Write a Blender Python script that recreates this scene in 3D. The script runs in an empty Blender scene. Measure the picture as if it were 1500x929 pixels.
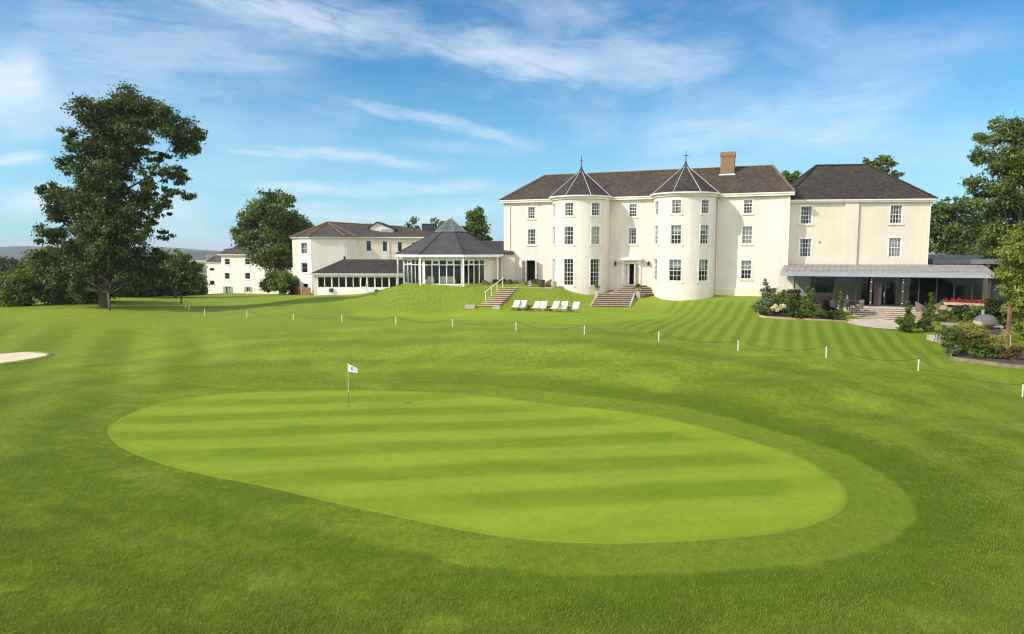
import bpy, math, random
import numpy as np
from math import sin, cos, tan, radians as R, pi, sqrt, atan2

rnd = random.Random(7)
SC = bpy.context.scene
COL = SC.collection

# ------------------------------------------------------------------ camera
H = 7.65                      # eye height above the green
PITCH = math.atan(98.5/1000)
CP, SP = cos(PITCH), sin(PITCH)
def ray(u, v):
    a = (u-750)/1000.0; b = (464.5-v)/1000.0
    return np.array([a, CP+b*SP, -SP+b*CP])
def at(u, v, Y):
    d = ray(u, v); k = Y/d[1]
    return np.array([d[0]*k, Y, H+d[2]*k])
cam = bpy.data.cameras.new("camera"); camo = bpy.data.objects.new("camera", cam); COL.objects.link(camo)
camo.location = (0, 0, H); camo.rotation_euler = (pi/2-PITCH, 0, 0)
cam.sensor_width = 36; cam.lens = 24; cam.clip_end = 30000; cam.clip_start = 0.1
SC.camera = camo

# ------------------------------------------------------------------ object helpers
WLOC = {}
def thing(name, label, cat, loc, group=None):
    o = bpy.data.objects.new(name, None); COL.objects.link(o)
    o.empty_display_size = 0.3
    o.location = tuple(float(c) for c in loc)
    o['label'] = label; o['category'] = cat
    if group: o['group'] = group
    WLOC[o.name] = tuple(float(c) for c in loc)
    return o
def tag(o, label=None, cat=None, group=None, kind=None):
    if label: o['label'] = label
    if cat: o['category'] = cat
    if group: o['group'] = group
    if kind: o['kind'] = kind
    return o
def link_mesh(name, me, parent=None):
    o = bpy.data.objects.new(name, me); COL.objects.link(o)
    if parent is not None:
        o.parent = parent; WLOC[o.name] = WLOC[parent.name]
    else:
        WLOC[o.name] = (0, 0, 0)
    return o
def copy_tree(o, parent=None):
    c = o.copy(); COL.objects.link(c)
    if parent is not None: c.parent = parent
    for ch in list(o.children): copy_tree(ch, c)
    return c

class MB:
    def __init__(s): s.v = []; s.f = []; s.m = []; s.uv = []; s.has_uv = False
    def face(s, pts, m=0, uv=None):
        i = len(s.v); s.v += [tuple(map(float, p)) for p in pts]
        s.f.append(tuple(range(i, i+len(pts)))); s.m.append(m)
        if uv is None:
            s.uv += [(0.0, 0.0)]*len(pts)
        else:
            s.has_uv = True; s.uv += [tuple(map(float, q)) for q in uv]
    def hexa(s, p, m=0):
        # p: 8 points, bottom 0-3 ccw, top 4-7
        i = len(s.v); s.v += [tuple(map(float, q)) for q in p]
        for q in ((0,3,2,1),(4,5,6,7),(0,1,5,4),(1,2,6,5),(2,3,7,6),(3,0,4,7)):
            s.f.append(tuple(i+k for k in q)); s.m.append(m); s.uv += [(0.0,0.0)]*4
    def box(s, c, size, rz=0, m=0, ry=0):
        cx, cy, cz = c; a, b, h = size[0]/2, size[1]/2, size[2]/2
        P = []
        for z in (-h, h):
            for x, y in ((-a,-b),(a,-b),(a,b),(-a,b)):
                X, Z = x*cos(ry)+z*sin(ry), -x*sin(ry)+z*cos(ry)
                P.append((cx+X*cos(rz)-y*sin(rz), cy+X*sin(rz)+y*cos(rz), cz+Z))
        s.hexa(P, m)
    def prism(s, poly, z0, z1, m=0, mtop=None):
        n = len(poly)
        z0s = z0 if hasattr(z0, '__len__') else [z0]*n
        z1s = z1 if hasattr(z1, '__len__') else [z1]*n
        s.face([(p[0], p[1], z1s[i]) for i, p in enumerate(poly)], m if mtop is None else mtop)
        s.face([(p[0], p[1], z0s[i]) for i, p in reversed(list(enumerate(poly)))], m)
        for i in range(n):
            j = (i+1) % n; p, q = poly[i], poly[j]
            s.face([(p[0],p[1],z0s[i]),(q[0],q[1],z0s[j]),(q[0],q[1],z1s[j]),(p[0],p[1],z1s[i])], m)
    def tube(s, path, rad, n=8, m=0, cap=True):
        path = [np.array(p, float) for p in path]
        if not hasattr(rad, '__len__'): rad = [rad]*len(path)
        i0 = len(s.v); ref = None
        for k, p in enumerate(path):
            d = path[min(k+1, len(path)-1)]-path[max(k-1, 0)]
            d = d/(np.linalg.norm(d)+1e-9)
            if ref is None:
                ref = np.array([0,0,1.0]) if abs(d[2]) < .9 else np.array([1.0,0,0])
            a = np.cross(d, ref); a /= np.linalg.norm(a)+1e-9; b = np.cross(d, a)
            ref = np.cross(a, d)*1.0
            for j in range(n):
                t = 2*pi*j/n
                s.v.append(tuple(p+rad[k]*(a*cos(t)+b*sin(t))))
        for k in range(len(path)-1):
            for j in range(n):
                q = (i0+k*n+j, i0+k*n+(j+1) % n, i0+(k+1)*n+(j+1) % n, i0+(k+1)*n+j)
                s.f.append(q); s.m.append(m); s.uv += [(0.0,0.0)]*4
        if cap:
            s.f.append(tuple(i0+j for j in reversed(range(n)))); s.m.append(m); s.uv += [(0.0,0.0)]*n
            e = i0+(len(path)-1)*n
            s.f.append(tuple(e+j for j in range(n))); s.m.append(m); s.uv += [(0.0,0.0)]*n
    def lathe(s, c, prof, n=16, m=0):
        i0 = len(s.v)
        for r, z in prof:
            for j in range(n):
                t = 2*pi*j/n; s.v.append((c[0]+r*cos(t), c[1]+r*sin(t), c[2]+z))
        for k in range(len(prof)-1):
            for j in range(n):
                s.f.append((i0+k*n+j, i0+k*n+(j+1) % n, i0+(k+1)*n+(j+1) % n, i0+(k+1)*n+j)); s.m.append(m); s.uv += [(0.0,0.0)]*4
        s.f.append(tuple(i0+j for j in reversed(range(n)))); s.m.append(m); s.uv += [(0.0,0.0)]*n
        e = i0+(len(prof)-1)*n
        s.f.append(tuple(e+j for j in range(n))); s.m.append(m); s.uv += [(0.0,0.0)]*n
    def build(s, name, mats, parent=None, smooth=False):
        if not isinstance(mats, (list, tuple)): mats = [mats]
        off = WLOC[parent.name] if parent is not None else (0, 0, 0)
        me = bpy.data.meshes.new(name)
        me.from_pydata([(a-off[0], b-off[1], c-off[2]) for a, b, c in s.v], [], s.f)
        for mt in mats: me.materials.append(mt)
        me.polygons.foreach_set('material_index', s.m)
        if s.has_uv:
            l = me.uv_layers.new(name='UVMap'); l.data.foreach_set('uv', [c for q in s.uv for c in q])
        if smooth: me.polygons.foreach_set('use_smooth', [True]*len(s.f))
        me.update()
        return link_mesh(name, me, parent)

# ------------------------------------------------------------------ materials
def nm(name):
    m = bpy.data.materials.new(name); m.use_nodes = True
    nt = m.node_tree; nt.nodes.clear()
    out = nt.nodes.new('ShaderNodeOutputMaterial')
    return m, nt, out
def N(nt, t, **kw):
    n = nt.nodes.new(t)
    for k, v in kw.items():
        if k.startswith('in_'):
            n.inputs[k[3:].replace('_', ' ')].default_value = v
        else: setattr(n, k, v)
    return n
def L(nt, a, b): nt.links.new(a, b)
def rgb(h):
    def f(c): c /= 255.0; return c/12.92 if c <= .04045 else ((c+.055)/1.055)**2.4
    return (f(h[0]), f(h[1]), f(h[2]), 1)
def mixc(nt, fac, a, b, mode='MIX'):
    n = nt.nodes.new('ShaderNodeMix'); n.data_type = 'RGBA'; n.blend_type = mode; n.clamp_factor = True
    for sock, val in ((n.inputs[0], fac), (n.inputs[6], a), (n.inputs[7], b)):
        if hasattr(val, 'is_linked') or hasattr(val, 'links'): nt.links.new(val, sock)
        else: sock.default_value = val
    return n.outputs[2]
def mth(nt, op, a, b=None, c=None, clamp=False):
    n = nt.nodes.new('ShaderNodeMath'); n.operation = op; n.use_clamp = clamp
    for i, val in enumerate((a, b, c)):
        if val is None: continue
        if hasattr(val, 'links'): nt.links.new(val, n.inputs[i])
        else: n.inputs[i].default_value = val
    return n.outputs[0]
def noise(nt, vec, scale, detail=3, rough=.55, dist=0.0):
    n = nt.nodes.new('ShaderNodeTexNoise'); n.inputs['Scale'].default_value = scale
    n.inputs['Detail'].default_value = detail; n.inputs['Roughness'].default_value = rough
    n.inputs['Distortion'].default_value = dist
    if vec is not None: nt.links.new(vec, n.inputs['Vector'])
    return n.outputs['Fac']
def mapr(nt, v, a, b, c=0.0, d=1.0, smooth=False):
    n = nt.nodes.new('ShaderNodeMapRange')
    if smooth: n.interpolation_type = 'SMOOTHSTEP'
    nt.links.new(v, n.inputs[0])
    for i, q in enumerate((a, b, c, d)): n.inputs[i+1].default_value = q
    return n.outputs[0]
def mapping(nt, vec, scale=(1,1,1), rot=(0,0,0), loc=(0,0,0)):
    n = nt.nodes.new('ShaderNodeMapping'); n.inputs['Scale'].default_value = scale
    n.inputs['Rotation'].default_value = rot; n.inputs['Location'].default_value = loc
    nt.links.new(vec, n.inputs['Vector']); return n.outputs[0]
def position(nt): return nt.nodes.new('ShaderNodeNewGeometry').outputs['Position']

def simple(name, c, rough=.6, var=.15, scale=3.0, metal=0.0, bump=0.0, bscale=30, stretch=(1,1,1), c2=None):
    m, nt, out = nm(name); b = N(nt, 'ShaderNodeBsdfPrincipled')
    p = mapping(nt, position(nt), stretch)
    f = noise(nt, p, scale, 4, .6)
    if c2 is None: c2 = tuple(min(1, q*(1+var*2)) for q in c[:3])
    c1 = tuple(q*(1-var) for q in c[:3]) if var else c[:3]
    col = mixc(nt, mapr(nt, f, .3, .7), (*c1, 1), (*c2[:3], 1))
    L(nt, col, b.inputs['Base Color']); b.inputs['Roughness'].default_value = rough; b.inputs['Metallic'].default_value = metal
    if bump:
        bp = N(nt, 'ShaderNodeBump', in_Strength=bump, in_Distance=.02)
        L(nt, noise(nt, p, bscale, 3), bp.inputs['Height']); L(nt, bp.outputs[0], b.inputs['Normal'])
    L(nt, b.outputs[0], out.inputs[0]); return m

def stucco(name, c, streak=.12):
    m, nt, out = nm(name); b = N(nt, 'ShaderNodeBsdfPrincipled'); p = position(nt)
    big = noise(nt, p, .35, 5, .6); st = noise(nt, mapping(nt, p, (1.6, 1.6, .12)), 1.0, 4, .6)
    fine = noise(nt, p, 9, 3, .6)
    k = mth(nt, 'ADD', mth(nt, 'MULTIPLY', big, .5), mth(nt, 'MULTIPLY', st, .5))
    d = tuple(q*(1-streak*1.6)*(1, .98, .95)[i] for i, q in enumerate(c))
    col = mixc(nt, mapr(nt, k, .38, .58), (*d, 1), (*c, 1))
    col = mixc(nt, mapr(nt, fine, .62, .75, 0, .25), col, (*[q*.86 for q in c], 1))
    # weather marks: slightly dirtier where the wall meets the ground and under the eaves
    L(nt, col, b.inputs['Base Color']); b.inputs['Roughness'].default_value = .85
    bp = N(nt, 'ShaderNodeBump', in_Strength=.25, in_Distance=.03)
    L(nt, mth(nt, 'ADD', fine, big), bp.inputs['Height']); L(nt, bp.outputs[0], b.inputs['Normal'])
    L(nt, b.outputs[0], out.inputs[0]); return m

def tiles(name, ca, cb, cm, lich=None, bw=.28, rh=.17):
    m, nt, out = nm(name); b = N(nt, 'ShaderNodeBsdfPrincipled')
    uv = N(nt, 'ShaderNodeUVMap').outputs[0]; p = position(nt)
    br = N(nt, 'ShaderNodeTexBrick', offset=.5); L(nt, uv, br.inputs['Vector'])
    br.inputs['Scale'].default_value = 1.0; br.inputs['Brick Width'].default_value = bw; br.inputs['Row Height'].default_value = rh
    br.inputs['Mortar Size'].default_value = .018; br.inputs['Mortar Smooth'].default_value = .5; br.inputs['Bias'].default_value = 0
    br.inputs['Color1'].default_value = (*ca, 1); br.inputs['Color2'].default_value = (*cb, 1); br.inputs['Mortar'].default_value = (*cm, 1)
    big = noise(nt, p, .55, 6, .7); sp = noise(nt, mapping(nt, p, (1, 1, 2.2)), 3.2, 6, .85)
    col = mixc(nt, mapr(nt, big, .40, .62, 0, .75), br.outputs['Color'], (*[q*.5 for q in ca], 1))
    col = mixc(nt, mapr(nt, sp, .50, .66, 0, .8), col, (*(lich or [q*2.2 for q in cb]), 1))
    L(nt, col, b.inputs['Base Color']); b.inputs['Roughness'].default_value = .8
    bp = N(nt, 'ShaderNodeBump', in_Strength=.7, in_Distance=.04)
    L(nt, mth(nt, 'ADD', br.outputs['Fac'], mth(nt, 'MULTIPLY', sp, -.8)), bp.inputs['Height']); bp.invert = True
    L(nt, bp.outputs[0], b.inputs['Normal']); L(nt, b.outputs[0], out.inputs[0]); return m

def glassy(name, tint=(.9,.95,.95), refl=1.0):
    m, nt, out = nm(name)
    tr = N(nt, 'ShaderNodeBsdfTransparent'); tr.inputs[0].default_value = (*tint, 1)
    gl = N(nt, 'ShaderNodeBsdfGlossy'); gl.inputs['Roughness'].default_value = .03; gl.inputs[0].default_value = (refl, refl, refl, 1)
    fr = N(nt, 'ShaderNodeFresnel', in_IOR=1.6)
    bp = N(nt, 'ShaderNodeBump', in_Strength=.12, in_Distance=.05); L(nt, noise(nt, position(nt), .8, 2), bp.inputs['Height'])
    L(nt, bp.outputs[0], gl.inputs['Normal'])
    mx = N(nt, 'ShaderNodeMixShader')
    L(nt, mth(nt, 'ADD', mth(nt, 'MULTIPLY', fr.outputs[0], .75), .0, clamp=True), mx.inputs[0]); L(nt, tr.outputs[0], mx.inputs[1]); L(nt, gl.outputs[0], mx.inputs[2])
    L(nt, mx.outputs[0], out.inputs[0]); return m

def leafmat(name, c1, c2, trans=.3, rough=.5):
    m, nt, out = nm(name)
    at_ = N(nt, 'ShaderNodeAttribute', attribute_name='var')
    f = noise(nt, position(nt), .45, 3, .6)
    k = mth(nt, 'ADD', mth(nt, 'MULTIPLY', at_.outputs['Fac'], .65), mth(nt, 'MULTIPLY', mapr(nt, f, .3, .7), .35))
    col = mixc(nt, k, (*c1, 1), (*c2, 1))
    b = N(nt, 'ShaderNodeBsdfPrincipled'); b.inputs['Roughness'].default_value = rough; b.inputs['Specular IOR Level'].default_value = .25
    L(nt, col, b.inputs['Base Color'])
    t = N(nt, 'ShaderNodeBsdfTranslucent'); L(nt, mixc(nt, 1.0, col, (1.25, 1.2, .5, 1), 'MULTIPLY'), t.inputs[0])
    mx = N(nt, 'ShaderNodeMixShader'); mx.inputs[0].default_value = trans
    L(nt, b.outputs[0], mx.inputs[1]); L(nt, t.outputs[0], mx.inputs[2]); L(nt, mx.outputs[0], out.inputs[0]); return m

M = {}
M['cream'] = stucco('cream_render', (.72, .665, .585), .09)
M['cream2'] = stucco('cream_render_yellow', (.68, .615, .495), .06)
M['cream3'] = stucco('cream_render_pale', (.73, .69, .61), .07)
M['white'] = simple('white_paint', (.80, .79, .75), .45, .04, 2)
M['postwhite'] = simple('weathered_white', (.58, .56, .50), .7, .18, 9)
M['annexroof'] = simple('annexe_roof', (.13, .15, .17), .6, .1, 1.2)
M['offwhite'] = simple('offwhite_paint', (.74, .70, .60), .5, .06, 2)
M['trim'] = stucco('stone_trim', (.74, .68, .55), .1)
M['tile'] = tiles('brown_tile', (.046, .031, .020), (.088, .060, .038), (.009, .006, .004), (.19, .135, .085))
M['tile2'] = tiles('dark_tile', (.030, .022, .016), (.056, .041, .029), (.007, .005, .004), (.13, .095, .065))
M['tilered'] = tiles('red_brown_tile', (.062, .046, .036), (.10, .075, .056), (.016, .013, .010), (.17, .13, .09))
M['slate'] = tiles('grey_slate', (.058, .053, .056), (.078, .071, .074), (.030, .028, .029), (.11, .10, .10), .35, .22)
M['lichen'] = simple('lichen_ridge', (.30, .17, .055), .9, .3, 4, c2=(.12, .085, .06))
M['lead'] = simple('lead', (.30, .31, .33), .45, .12, 3, metal=.3)
M['leadpale'] = simple('lead_roll', (.40, .40, .42), .5, .1, 3)
M['zinc'] = simple('zinc', (.25, .22, .19), .8, .12, 1.2, c2=(.33, .295, .26))
M['zincblue'] = simple('zinc_fascia', (.30, .33, .35), .6, .06, 1.2)
M['iron'] = simple('iron', (.03, .03, .032), .5, .1)
M['dark'] = simple('dark_interior', (.022, .02, .018), .9, .2)
M['room'] = simple('unlit_room', (.035, .027, .02), .9, .3, .8)  # dark backing behind windows, colour standing in for the shade of unlit rooms
M['charcoal'] = simple('charcoal_cladding', (.025, .026, .03), .5, .1)
M['glass'] = glassy('window_glass')
M['glassd'] = glassy('tinted_glass', (.45, .52, .5))
M['glasslit'] = simple('roof_glass', (.05, .075, .075), .12, .2, .7, c2=(.13, .17, .16))
M['leafglass'] = simple('door_glass', (.16, .17, .15), .2, .2, 1.5)
M['curtain'] = simple('curtain', (.66, .63, .57), .9, .12, 6, stretch=(3,3,.2))
M['brick'] = None
M['wood'] = simple('weathered_wood', (.20, .15, .10), .8, .25, 3, stretch=(1,1,.2))
M['palewood'] = simple('pale_wood', (.38, .28, .17), .7, .2, 4)
M['darkwood'] = simple('dark_wood', (.055, .04, .03), .7, .2, 4)
M['canvas'] = simple('canvas', (.80, .77, .72), .9, .04, 5)
M['rattan'] = simple('rattan_tan', (.15, .112, .085), .8, .3, 25, c2=(.22, .17, .13))
M['rattand'] = simple('rattan_dark', (.045, .038, .034), .7, .3, 25)
M['stone'] = simple('stone', (.38, .33, .26), .85, .2, 2.5, bump=.3)
M['paving'] = simple('paving', (.44, .37, .28), .9, .18, 1.5, bump=.2)
M['terracotta'] = simple('terracotta', (.30, .15, .09), .8, .15)
M['sand'] = simple('sand', (.62, .50, .33), .95, .1, 1.5, bump=.5, bscale=18)
M['rope'] = simple('rope', (.06, .065, .045), .9, .2)
M['soil'] = simple('soil', (.05, .035, .022), .95, .3, 4)
M['bark'] = simple('bark', (.085, .068, .052), .9, .3, 3, bump=.6, bscale=10, stretch=(2,2,.4))
M['barkpale'] = simple('bark_pale', (.13, .095, .07), .9, .3, 3, bump=.6, bscale=10, stretch=(2,2,.4))
M['flagcloth'] = simple('flag_cloth', (.82, .82, .82), .8, .03)
M['navy'] = simple('navy', (.012, .016, .04), .7, .05)
M['spandrel'] = simple('spandrel_panel', (.60, .64, .70), .5, .04)
M['redbrown'] = simple('timber_screen', (.20, .085, .05), .8, .2, 2)

def brickmat():
    m, nt, out = nm('brick'); b = N(nt, 'ShaderNodeBsdfPrincipled')
    br = N(nt, 'ShaderNodeTexBrick', offset=.5); L(nt, N(nt, 'ShaderNodeUVMap').outputs[0], br.inputs['Vector'])
    br.inputs['Scale'].default_value = 1; br.inputs['Brick Width'].default_value = .23; br.inputs['Row Height'].default_value = .075
    br.inputs['Mortar Size'].default_value = .008
    br.inputs['Color1'].default_value = (.22, .10, .05, 1); br.inputs['Color2'].default_value = (.30, .15, .07, 1); br.inputs['Mortar'].default_value = (.24, .19, .14, 1)
    col = mixc(nt, mapr(nt, noise(nt, position(nt), 2.5, 5, .7), .4, .65, 0, .7), br.outputs['Color'], (.20, .145, .075, 1))
    L(nt, col, b.inputs['Base Color']); b.inputs['Roughness'].default_value = .9; L(nt, b.outputs[0], out.inputs[0]); return m
M['brick'] = brickmat()
M['stepstone'] = simple('stone_riser', (.20, .16, .125), .9, .3, 5)
M['palestep'] = simple('pale_tread', (.46, .38, .30), .9, .2, 4, bump=.2)
M['stepbrick'] = simple('step_riser', (.10, .068, .046), .9, .3, 5)
M['steptread'] = simple('step_tread', (.32, .25, .18), .9, .2, 4, bump=.2)
M['steptreadpink'] = simple('pink_tread', (.52, .37, .30), .9, .18, 3, bump=.2)

LEAF = {
 'oak':    leafmat('oak_leaves', (.025, .044, .007), (.115, .155, .036), .24),
 'mid':    leafmat('mid_leaves', (.044, .074, .012), (.215, .275, .070), .34),
 'light':  leafmat('light_leaves', (.080, .105, .018), (.21, .24, .06), .35),
 'willow': leafmat('yellowgreen_leaves', (.13, .17, .02), (.36, .40, .09), .38),
 'dark':   leafmat('dark_leaves', (.020, .034, .007), (.085, .115, .028), .2),
 'grey':   leafmat('greygreen_leaves', (.11, .145, .08), (.28, .33, .21), .3),
 'lime':   leafmat('lime_conifer', (.07, .12, .006), (.20, .26, .02), .35),
 'gold':   leafmat('golden_leaves', (.18, .175, .03), (.48, .42, .12), .35),
 'purple': leafmat('purple_leaves', (.030, .020, .020), (.085, .055, .050), .2),
 'bronze': leafmat('bronze_leaves', (.08, .06, .02), (.22, .12, .05), .25),
 'red':    leafmat('red_petals', (.35, .02, .04), (.60, .06, .10), .3),
 'cream':  leafmat('cream_petals', (.62, .58, .36), (.80, .76, .52), .2),
 'pine':   leafmat('pine_needles', (.020, .042, .012), (.075, .12, .030), .22),
}

# ------------------------------------------------------------------ terrain
PTS = []
for x in (-45,-30,-15,0,15,30,45):
    for y in (-10, 6, 14, 20): PTS.append((x, y, 0.0 if abs(x) < 40 else .1))
GREEN_PX = [(156,637),(165,620),(200,603),(260,588),(330,578),(420,572),(520,571),(620,574),(720,582),(800,591),(900,603),(1000,620),(1100,645),(1180,672),(1225,700),(1243,722),(1238,745),(1205,765),(1150,780),(1050,791),(950,796),(880,797),(780,792),(680,778),(580,757),(480,735),(380,712),(280,692),(210,672),(170,655)]
def onz(u, v, z):
    d = ray(u, v); k = (z-H)/d[2]; return np.array([d[0]*k, d[1]*k])
GREEN0 = np.array([onz(u, v, 0) for u, v in GREEN_PX])
for p in GREEN0[::3]: PTS.append((p[0], p[1], 0.0))
PTS += [(-8, 30, .03), (0, 27, 0), (-4, 22, 0), (6, 22, 0)]
for u, v, Y in [(300,560,38),(560,556,39.5),(0,527,41),(60,500,48),(0,480,55),(150,453,66),(0,450,70),(300,461,65),
    (430,470,59.2),(501,472,56.4),(580,475,53.6),(663,479.5,50.9),(756,485,48.3),(856,491,45.7),(965,501,43.15),(1081,515,40.8),(1210,525,38.4),(1345,544,36.2),(1497,583,34),
    (800,456,64.2),(856,470,55.8),(560,470,56),(700,470,55.8),(650,449.5,69.3),(560,449,69.0),(780,449.5,69.4),(860,449.5,69.3),
    (580,421.5,72.0),(640,421.5,72.0),(690,422,72.0),(725,422.5,72.3),(556,426,73),(528,435,76),(545,441,70.2),(520,440,71),(480,434.5,80),(500,434.5,82),(522,434,82),(470,437,75),(560,434,71),(770,424,72.5),(808,424,72.7),(853,428.5,74.3),
    (500,450,69),(460,433,85),(300,433,110),(360,431,125),(250,437,90),(100,440,90),(430,432,97),(480,450,68),(380,445,80),
    (945,429,73),(955,449,68.5),(1006,437,70),(1060,435,70.5),(1130,437,68.5),(1000,470,55.5),(1050,455,62),(1112,465,57.6),(1240,471,57.6),(1290,484,53),(1290,474,58),
    (1200,500,45),(1100,480,50),(1330,510,45),(1395,526,40.5),(1490,535,38.5),(1390,503,46)]:
    p = at(u, v, Y); PTS.append(tuple(p))
PTS += [(5,82,3.5),(15,82,3.5),(27,78,3.3),(-7,78,3.5),(-7,86,3.4),(0,92,3.5),(35,66,2.2),(42,62,2.0),(45,70,2.2),(38,80,3),(55,50,1.2),(60,70,2),(45,35,.6),
        (-16,84,2.6),(-20,92,1.9),(-18,104,1.8),(-60,66,1.6),(-60,45,1.2),(-60,25,.4),(-60,90,.5),(-45,130,-2),(0,140,2),(60,130,2),(0,-60,-.5),(-80,-40,-.5),(80,-40,-.5),(100,60,2),(-110,60,0),(-110,160,-8),(110,160,1),(0,220,-2)]
PTS = np.array(PTS)
def _tps():
    X = PTS[:, :2]/50.0; n = len(X)
    d = np.linalg.norm(X[:, None]-X[None], axis=2)
    K = np.where(d > 0, d**2*np.log(d+1e-12), 0)+np.eye(n)*2e-4
    P = np.hstack([np.ones((n, 1)), X]); A = np.block([[K, P], [P.T, np.zeros((3, 3))]])
    return np.linalg.solve(A, np.concatenate([PTS[:, 2], np.zeros(3)]))
TW = _tps()
BUMPS = []
for u, v, Y, rx, ry, a in [(905,520,41.5,3.0,2.2,.28),(800,530,41,3.2,2.0,-.16),(960,545,38.5,2.2,1.6,-.12),(330,490,50,6,3,.2),(200,520,43,5,3,-.12),(640,510,45,5,2.5,.15),(1150,560,34,4,2.5,.15),(1300,590,30,4,2.5,-.12),(1020,530,38,4,1.6,.32),(1180,570,33,4.5,1.8,.30),(760,520,43,4,2.0,.30),(560,515,44,4,2,-.2),(420,510,46,5,2.2,.28),(250,545,40,4,2,.22),(1400,640,27,4,2,.25),(1000,575,34.5,4,1.1,-.16),(1250,535,37,3.5,1.3,-.18),(120,600,34,5,2.5,.25),(60,720,26,4,2.5,.2)]:
    p = at(u, v, Y); BUMPS.append((p[0], p[1], rx, ry, a))
def ss(a, b, x):
    t = np.clip((x-a)/(b-a), 0, 1); return t*t*(3-2*t)
def ground_arr(x, y):
    x = np.asarray(x, float).ravel(); y = np.asarray(y, float).ravel(); out = np.zeros(len(x))
    for i in range(0, len(x), 8000):
        xs, ys = x[i:i+8000], y[i:i+8000]
        q = np.stack([xs, ys], 1)/50.0; c = PTS[:, :2]/50.0
        d2 = ((q[:, None]-c[None])**2).sum(2)
        z = (0.5*d2*np.log(d2+1e-12))@TW[:len(c)]+TW[-3]+q@TW[-2:]
        for bx, by, rx, ry, a in BUMPS: z += a*np.exp(-((xs-bx)/rx)**2-((ys-by)/ry)**2)
        r = np.hypot(xs, ys-60); w = ss(90, 200, r)
        far = -12-6*ss(200, 700, r)+2*np.sin(xs/160+1)*np.cos(ys/210)
        far = np.where(xs > 60, far+10, far)
        out[i:i+8000] = z*(1-w)+far*w
    return out
def ground(x, y): return float(ground_arr([x], [y])[0])
def hit(u, v, y0=12, y1=160):
    d = ray(u, v); ys = np.arange(y0, y1, .1); k = ys/d[1]
    g = ground_arr(d[0]*k, ys); z = H+d[2]*k
    i = np.where(z <= g)[0]
    if len(i) == 0: i = [len(ys)-1]
    j = i[0]; return np.array([d[0]*k[j], ys[j], g[j]])

SUN_AZ = 22; SUNE = 2.9; SKYS = .10; SKYV = .88; SKYT = (.60, .98, 1.06, 1); EXPO = .65; CLOUDC = (6.2, 6.7, 7.3, 1); FILLC = (10.6, 10.8, 11.4, 1); HORIZ = (2.7, 4.9, 6.6, 1); DENS = 7; NBLADE = 420000; DENO = True
GROUGH = (1.16, 1.26, 1.15, 1); GGREEN = (1.02, 1.11, 1.2, 1); HAZE = 1.2e-4

# ------------------------------------------------------------------ ground
def closed_spline(P, n=12):
    P = np.asarray(P); m = len(P); out = []
    for i in range(m):
        p0, p1, p2, p3 = P[i-1], P[i], P[(i+1) % m], P[(i+2) % m]
        for k in range(n):
            t = k/n
            out.append(.5*((2*p1)+(-p0+p2)*t+(2*p0-5*p1+4*p2-p3)*t*t+(-p0+3*p1-3*p2+p3)*t**3))
    return np.array(out)
GREEN = closed_spline(GREEN0, 8)
def sdf(poly, x, y):
    poly = np.asarray(poly); x = np.asarray(x, float); y = np.asarray(y, float)
    best = np.full(x.shape, 1e18); inside = np.zeros(x.shape, bool); n = len(poly)
    for i in range(n):
        a = poly[i]; b = poly[(i+1) % n]; e = b-a
        t = np.clip(((x-a[0])*e[0]+(y-a[1])*e[1])/(e@e+1e-12), 0, 1)
        best = np.minimum(best, (x-a[0]-t*e[0])**2+(y-a[1]-t*e[1])**2)
        c = ((a[1] > y) != (b[1] > y)) & (x < (b[0]-a[0])*(y-a[1])/(b[1]-a[1]+1e-15)+a[0])
        inside ^= c
    d = np.sqrt(best); return np.where(inside, -d, d)
LAWN = np.array([hit(u, v)[:2] for u, v in [(985,441),(1105,441),(1112,467),(1240,473),(1325,490),(1385,508),(1395,532),(1345,541),(1210,522),(1081,508),(965,495),(890,479),(930,466)]])
PUTT = np.array([hit(u, v)[:2] for u, v in [(520,455),(700,453),(860,453),(960,458),(1000,462),(940,469),(840,476),(720,472),(600,466),(505,462)]])
FAIR = np.array([hit(u, v)[:2] for u, v in [(-200,470),(90,470),(330,482),(400,520),(330,562),(180,600),(60,690),(-250,720)]])

def grow(a, step, ratio, lim):
    out = []; d = step; x = a
    while abs(x) < lim: d *= ratio; x += d; out.append(x)
    return out
xs = np.concatenate([sorted(grow(-62, -.5, 1.22, 9000)), np.arange(-62, 62.01, .5), grow(62, .5, 1.22, 9000)])
ys = np.concatenate([sorted(grow(6, -.5, 1.3, 400)), np.arange(6, 100.01, .45), grow(100, .5, 1.2, 9000)])
GX, GY = np.meshgrid(xs, ys); gx, gy = GX.ravel(), GY.ravel(); gz = ground_arr(gx, gy)
def grid_mesh(name, gx, gy, gz, nx, ny, mat_):
    me = bpy.data.meshes.new(name)
    me.vertices.add(nx*ny); me.vertices.foreach_set('co', np.stack([gx, gy, gz], 1).ravel())
    i = np.arange((ny-1)*(nx-1)); r, c = i//(nx-1), i % (nx-1); a = r*nx+c
    q = np.stack([a, a+1, a+nx+1, a+nx], 1)
    me.loops.add(q.size); me.loops.foreach_set('vertex_index', q.ravel())
    me.polygons.add(len(q)); me.polygons.foreach_set('loop_start', np.arange(0, q.size, 4)); 
    me.update(calc_edges=True); me.polygons.foreach_set('use_smooth', [True]*len(q))
    me.materials.append(mat_); me.validate(); return me
def attr(me, name, vals):
    a = me.attributes.new(name, 'FLOAT', 'POINT'); a.data.foreach_set('value', np.asarray(vals, np.float32))

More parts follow.
